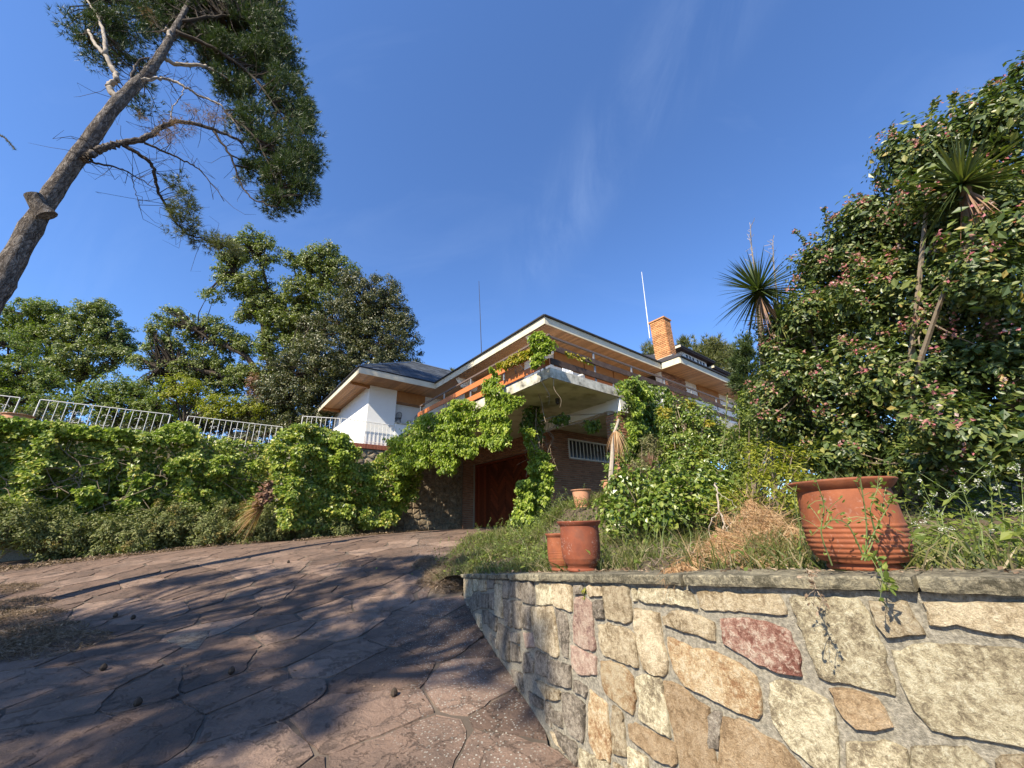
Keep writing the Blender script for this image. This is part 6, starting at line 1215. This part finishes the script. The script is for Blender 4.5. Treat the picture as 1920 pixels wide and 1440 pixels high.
# pine cones on the drive
def cone(p, label, s=1.):
    t = tag(MB().lathe(p, [(0, 0), (.012*s, .004), (.026*s, .016), (.03*s, .03), (.022*s, .05), (.010*s, .064), (0, .068*s)], 10, .12).build('pine_cone', M['oakbark']), label, 'pine cone', 'pine cones on the drive'); return t
for (x, y), lb in (((248, 1162), 'larger pine cone of the touching pair on the left of the drive'), ((215, 1158), 'smaller pine cone left of the larger one'), ((432, 1265), 'single pine cone in the middle of the shaded drive'), ((192, 1258), 'flattened pine cone on the dark stone at lower left'), ((256, 1325), 'small pine cone on the nearest left flagstones'), ((738, 1308), 'tiny pine cone near the lichen-spotted stones by the wall'), ((540, 1056), 'small dark pine cone on the lit far part of the drive')): cone(pxG(x, y), lb, 1.)
# dry straw mound and dead branches
sm_ = atd(1430, 1040, 2.75); t = thing('straw_heap', sm_, 'heap of orange dry grass and straw leaning left of the large ribbed pot', 'dry grass'); A = []
for k in range(6500):
    pass
SP = [(1335, 1000), (1345, 972), (1362, 962), (1372, 985), (1392, 940), (1408, 932), (1420, 952), (1440, 938), (1455, 968), (1482, 975), (1500, 1000), (1530, 1012), (1552, 1056), (1545, 1072), (1240, 1068), (1300, 1045)]
n = 5200; X = pts_in(SP, n); ad_ = 2.95-.80*(X[:, 1]-940)/120; P = np.array([atd(x, y, a) for (x, y), a in zip(X, ad_)]); P = P[(lump(P, 8., 2.) > -.45) & (lump(P, 19., 4.) > -.55)]; n = len(P)
P[:, 2] = np.maximum(P[:, 2], BZ(P[:, 0], P[:, 1])+.01); P += unit(CAM-P)*(.09*lump(P, 7., 6.)+.04)[:, None]
fan = np.stack([.25+.5*lump(P, 3., 1.), np.full(n, -.45), np.full(n, -.75)], 1); V, Fc = grass(P, .16, .0017, None, ''); V1, F1 = needles(P, unit(fan+rng.normal(size=(n, 3))*.22), 3, .19, .0036, .22)
n2 = 420; X = pts_in(SP, n2); P = np.array([atd(x, y-8, 2.75-.6*(y-940)/120) for x, y in X]); V2, F2 = needles(P, unit(rng.normal(size=P.shape)+[.2, -.2, .25]), 2, .17, .003, .5)
V, Fc = join([(V1, F1), (V2, F2)]); leafobj('straw', V, Fc, M['lf_straw'], t, 'stuff')
X = pts_in([(1380, 1066), (1400, 1020), (1450, 1000), (1520, 1030), (1550, 1066)], 500); P = np.array([atd(x, y, 2.3-.15*(y-1000)/60) for x, y in X]); V, Fc = grass(P, .10, .0022, None, '', .7); leafobj('green_blades', V, Fc, M['lf_grass'], t, 'stuff')
X = pts_in([(1290, 1066), (1300, 1040), (1340, 1028), (1370, 1045), (1390, 1066)], 900); P = np.array([atd(x, y, 2.45) for x, y in X]); V, Fc = needles(P, unit(rng.normal(size=P.shape)+[.2, -.2, -.7]), 2, .11, .004, .4); leafobj('loose_straw', V, Fc, M['lf_straw'], t, 'stuff')
db = thing('dead_branch', atd(1330, 1060, 2.6), 'bleached dead branch with curling twigs lying on the bank left of the straw', 'dead branch')
for L_, a0, a1, r0, r1 in [([(1342, 905), (1346, 930), (1350, 960), (1358, 985), (1352, 1010), (1335, 1028), (1310, 1040), (1285, 1052)], 3.2, 2.6, .013, .008), ([(1352, 1005), (1368, 985), (1388, 970), (1392, 960)], 2.9, 2.9, .007, .003), ([(1350, 960), (1335, 975), (1330, 1000), (1340, 1020)], 2.9, 2.8, .006, .003), ([(1310, 1040), (1300, 1052), (1305, 1062)], 2.7, 2.5, .006, .003), ([(1285, 1052), (1250, 1062), (1215, 1064)], 2.6, 2.5, .007, .004),
                      ([(1262, 1048), (1240, 1068)], 2.6, 2.4, .004, .003), ([(1335, 1028), (1342, 1050), (1338, 1064)], 2.7, 2.5, .009, .005), ([(1358, 985), (1372, 1010), (1370, 1045)], 2.9, 2.7, .005, .003), ([(1345, 925), (1365, 935), (1380, 950)], 3.1, 3.0, .005, .002)]:
    P = sm([atd(x, y, a) for (x, y), a in zip(L_, np.linspace(a0, a1, len(L_)))], 5); P += rng.normal(size=P.shape)*.005; MB().tube(P, np.linspace(r0*.62, r1*.8, len(P)), 6).build('branch', M['deadwood'], db, smooth=True)
bs_ = MB()
for k in range(60):
    x, y = rng.uniform(1180, 1400), rng.uniform(1035, 1064); p = atd(x, y, rng.uniform(2.4, 2.9)); p[2] = BZ(p[0], p[1])+.02; q = p+rng.normal(size=3)*[.10, .10, .04]; bs_.tube([p, (p+q)/2+rng.normal(size=3)*.015, q], [.003, .003, .0015], 4, False)
bs_.build('small_twigs', M['twig'], db, 'stuff')
# weeds in front of and round the large pot
def weed(L_, ads, label, r=.0022, leaf=.028, nl=26, mat='lf_mid', bud=None, hang=False, flow=None):
    t = thing('weed', atd(*L_[0], ads[0]), label, 'weed', 'thin weeds round the large pot'); P = sm([atd(x, y, a) for (x, y), a in zip(L_, np.linspace(ads[0], ads[1], len(L_)))], 8)
    mb = MB(); mb.tube(P, np.linspace(r*1.3, r*.6, len(P)), 4); tips = [P[-1]]
    for k in range(5): i = rng.integers(len(P)//3, len(P)-1); q = P[i]+rng.normal(size=3)*.035+[0, 0, .03*(-1 if hang else 1)]; mb.tube([P[i], (P[i]+q)/2+[0, 0, .006], q], r*.5, 3); tips.append(q)
    mb.build('stem', M['greenstem'] if mat != 'lf_litter' else M['twig'], t); Q = np.concatenate([P[rng.integers(2, len(P), nl)], np.repeat(tips, 3, 0)]); Q = Q+rng.normal(size=Q.shape)*.004
    V, Fc = leaves(Q, rng.normal(size=Q.shape)+[0, -.3, .4], leaf*(.5+.7*rng.random(len(Q))), .5, fine=True); leafobj('leaves', V, Fc, M[mat], t)
    if flow: o = np.repeat(tips, 14, 0); o = o+rng.normal(size=o.shape)*.005; V, Fc = leaves(o, rng.normal(size=o.shape), .011, .6); leafobj('flower_heads', V, Fc, M[flow], t, 'stuff')
ap = float((BIGPOT-CAM)@fw)-.20
weed([(1622, 1052), (1625, 990), (1618, 930), (1612, 892)], (ap, ap), 'straight weed stem rising up the middle of the large pot', nl=14, leaf=.016)
weed([(1622, 1050), (1640, 1000), (1632, 955), (1650, 905)], (ap, ap), 'weed stem leaning right across the upper pot wall', leaf=.022, nl=18)
weed([(1620, 1045), (1590, 985), (1560, 975), (1545, 990)], (ap, ap), 'drooping weed stem bending left over the pot ribs', leaf=.018, nl=16)
weed([(1615, 1050), (1645, 985), (1665, 950), (1672, 930)], (ap, ap), 'weed with broad leaves before the right side of the pot', leaf=.026, nl=28)
weed([(1560, 1060), (1540, 1000), (1545, 950), (1530, 900)], (ap+.05, ap+.05), 'tall thin weed before the left side of the large pot', nl=14, leaf=.018)
weed([(1500, 1050), (1500, 990), (1490, 940), (1495, 905)], (1.7, 1.7), 'slim weed standing between the straw and the large pot', nl=20, leaf=.022)
weed([(1640, 1040), (1650, 1062), (1655, 1085), (1660, 1094)], (ap-.02, ap-.14), 'leafy green sprig hanging from the pot foot over the coping', leaf=.030, nl=22, hang=True)
weed([(1512, 1066), (1522, 1085), (1532, 1108), (1546, 1128)], (ap+.0, ap-.10), 'dry brown sprig hanging over the coping edge below the pot', leaf=.018, nl=40, mat='lf_litter', hang=True)
for (x0, y0, x1, y1), lb in (((1830, 1040, 1800, 905), 'seedhead stem leaning left before the dark foot of the shrub'), ((1850, 1045, 1855, 890), 'upright seedhead stem in the dark gap right of the pot'), ((1885, 1045, 1860, 870), 'tallest white seedhead stem at the right edge'), ((1905, 1040, 1915, 895), 'seedhead stem at the right picture edge'), ((1770, 1040, 1725, 900), 'seedhead stem bending left just right of the large pot'), ((1745, 1035, 1760, 960), 'short seedhead stem close to the large pot')):
    weed([(x0, y0), ((x0+x1)/2+8, (y0+y1)/2), (x1, y1)], (1.9, 1.95), lb, leaf=.028, nl=12, flow='seed')
# fern-like sprout on the joint near the coping end
c = np.r_[wall_at(px_wall(1097, 1100)[0])[0], 0]; s_, z_ = px_wall(1098, 1108); p_, zt_, n_ = wall_at(s_); V, Fc = leaves(np.r_[p_, z_]+n_*.012+rng.normal(size=(16, 3))*[.008, .008, .014], rng.normal(size=(16, 3))*.4+n_, .022, .5, droop=1.5); tag(leafobj('wall_sprout', V, Fc, M['lf_lime']), 'tiny green sprout growing from a joint below the coping', 'weed')

for (c_, r_, h_), lb in (((SMALLPOT, .12, .30), 'grass tuft growing in the lime-marked terracotta pot'), ((np.array(BIGPOT), .14, .30), 'sparse weeds rooted inside the large ribbed pot')):
    th_ = rng.random(160)*6.283; rr_ = r_*np.sqrt(rng.random(160)); Pq = np.stack([c_[0]+rr_*np.cos(th_), c_[1]+rr_*np.sin(th_), np.full(160, c_[2]+h_)], 1)
    V, Fc = grass(Pq, .10, .0022, None, '', .6); tag(mk('pot_grass', fastmesh('pot_grass', V, Fc), M['lf_grass'], None, 'stuff'), lb, 'grass')
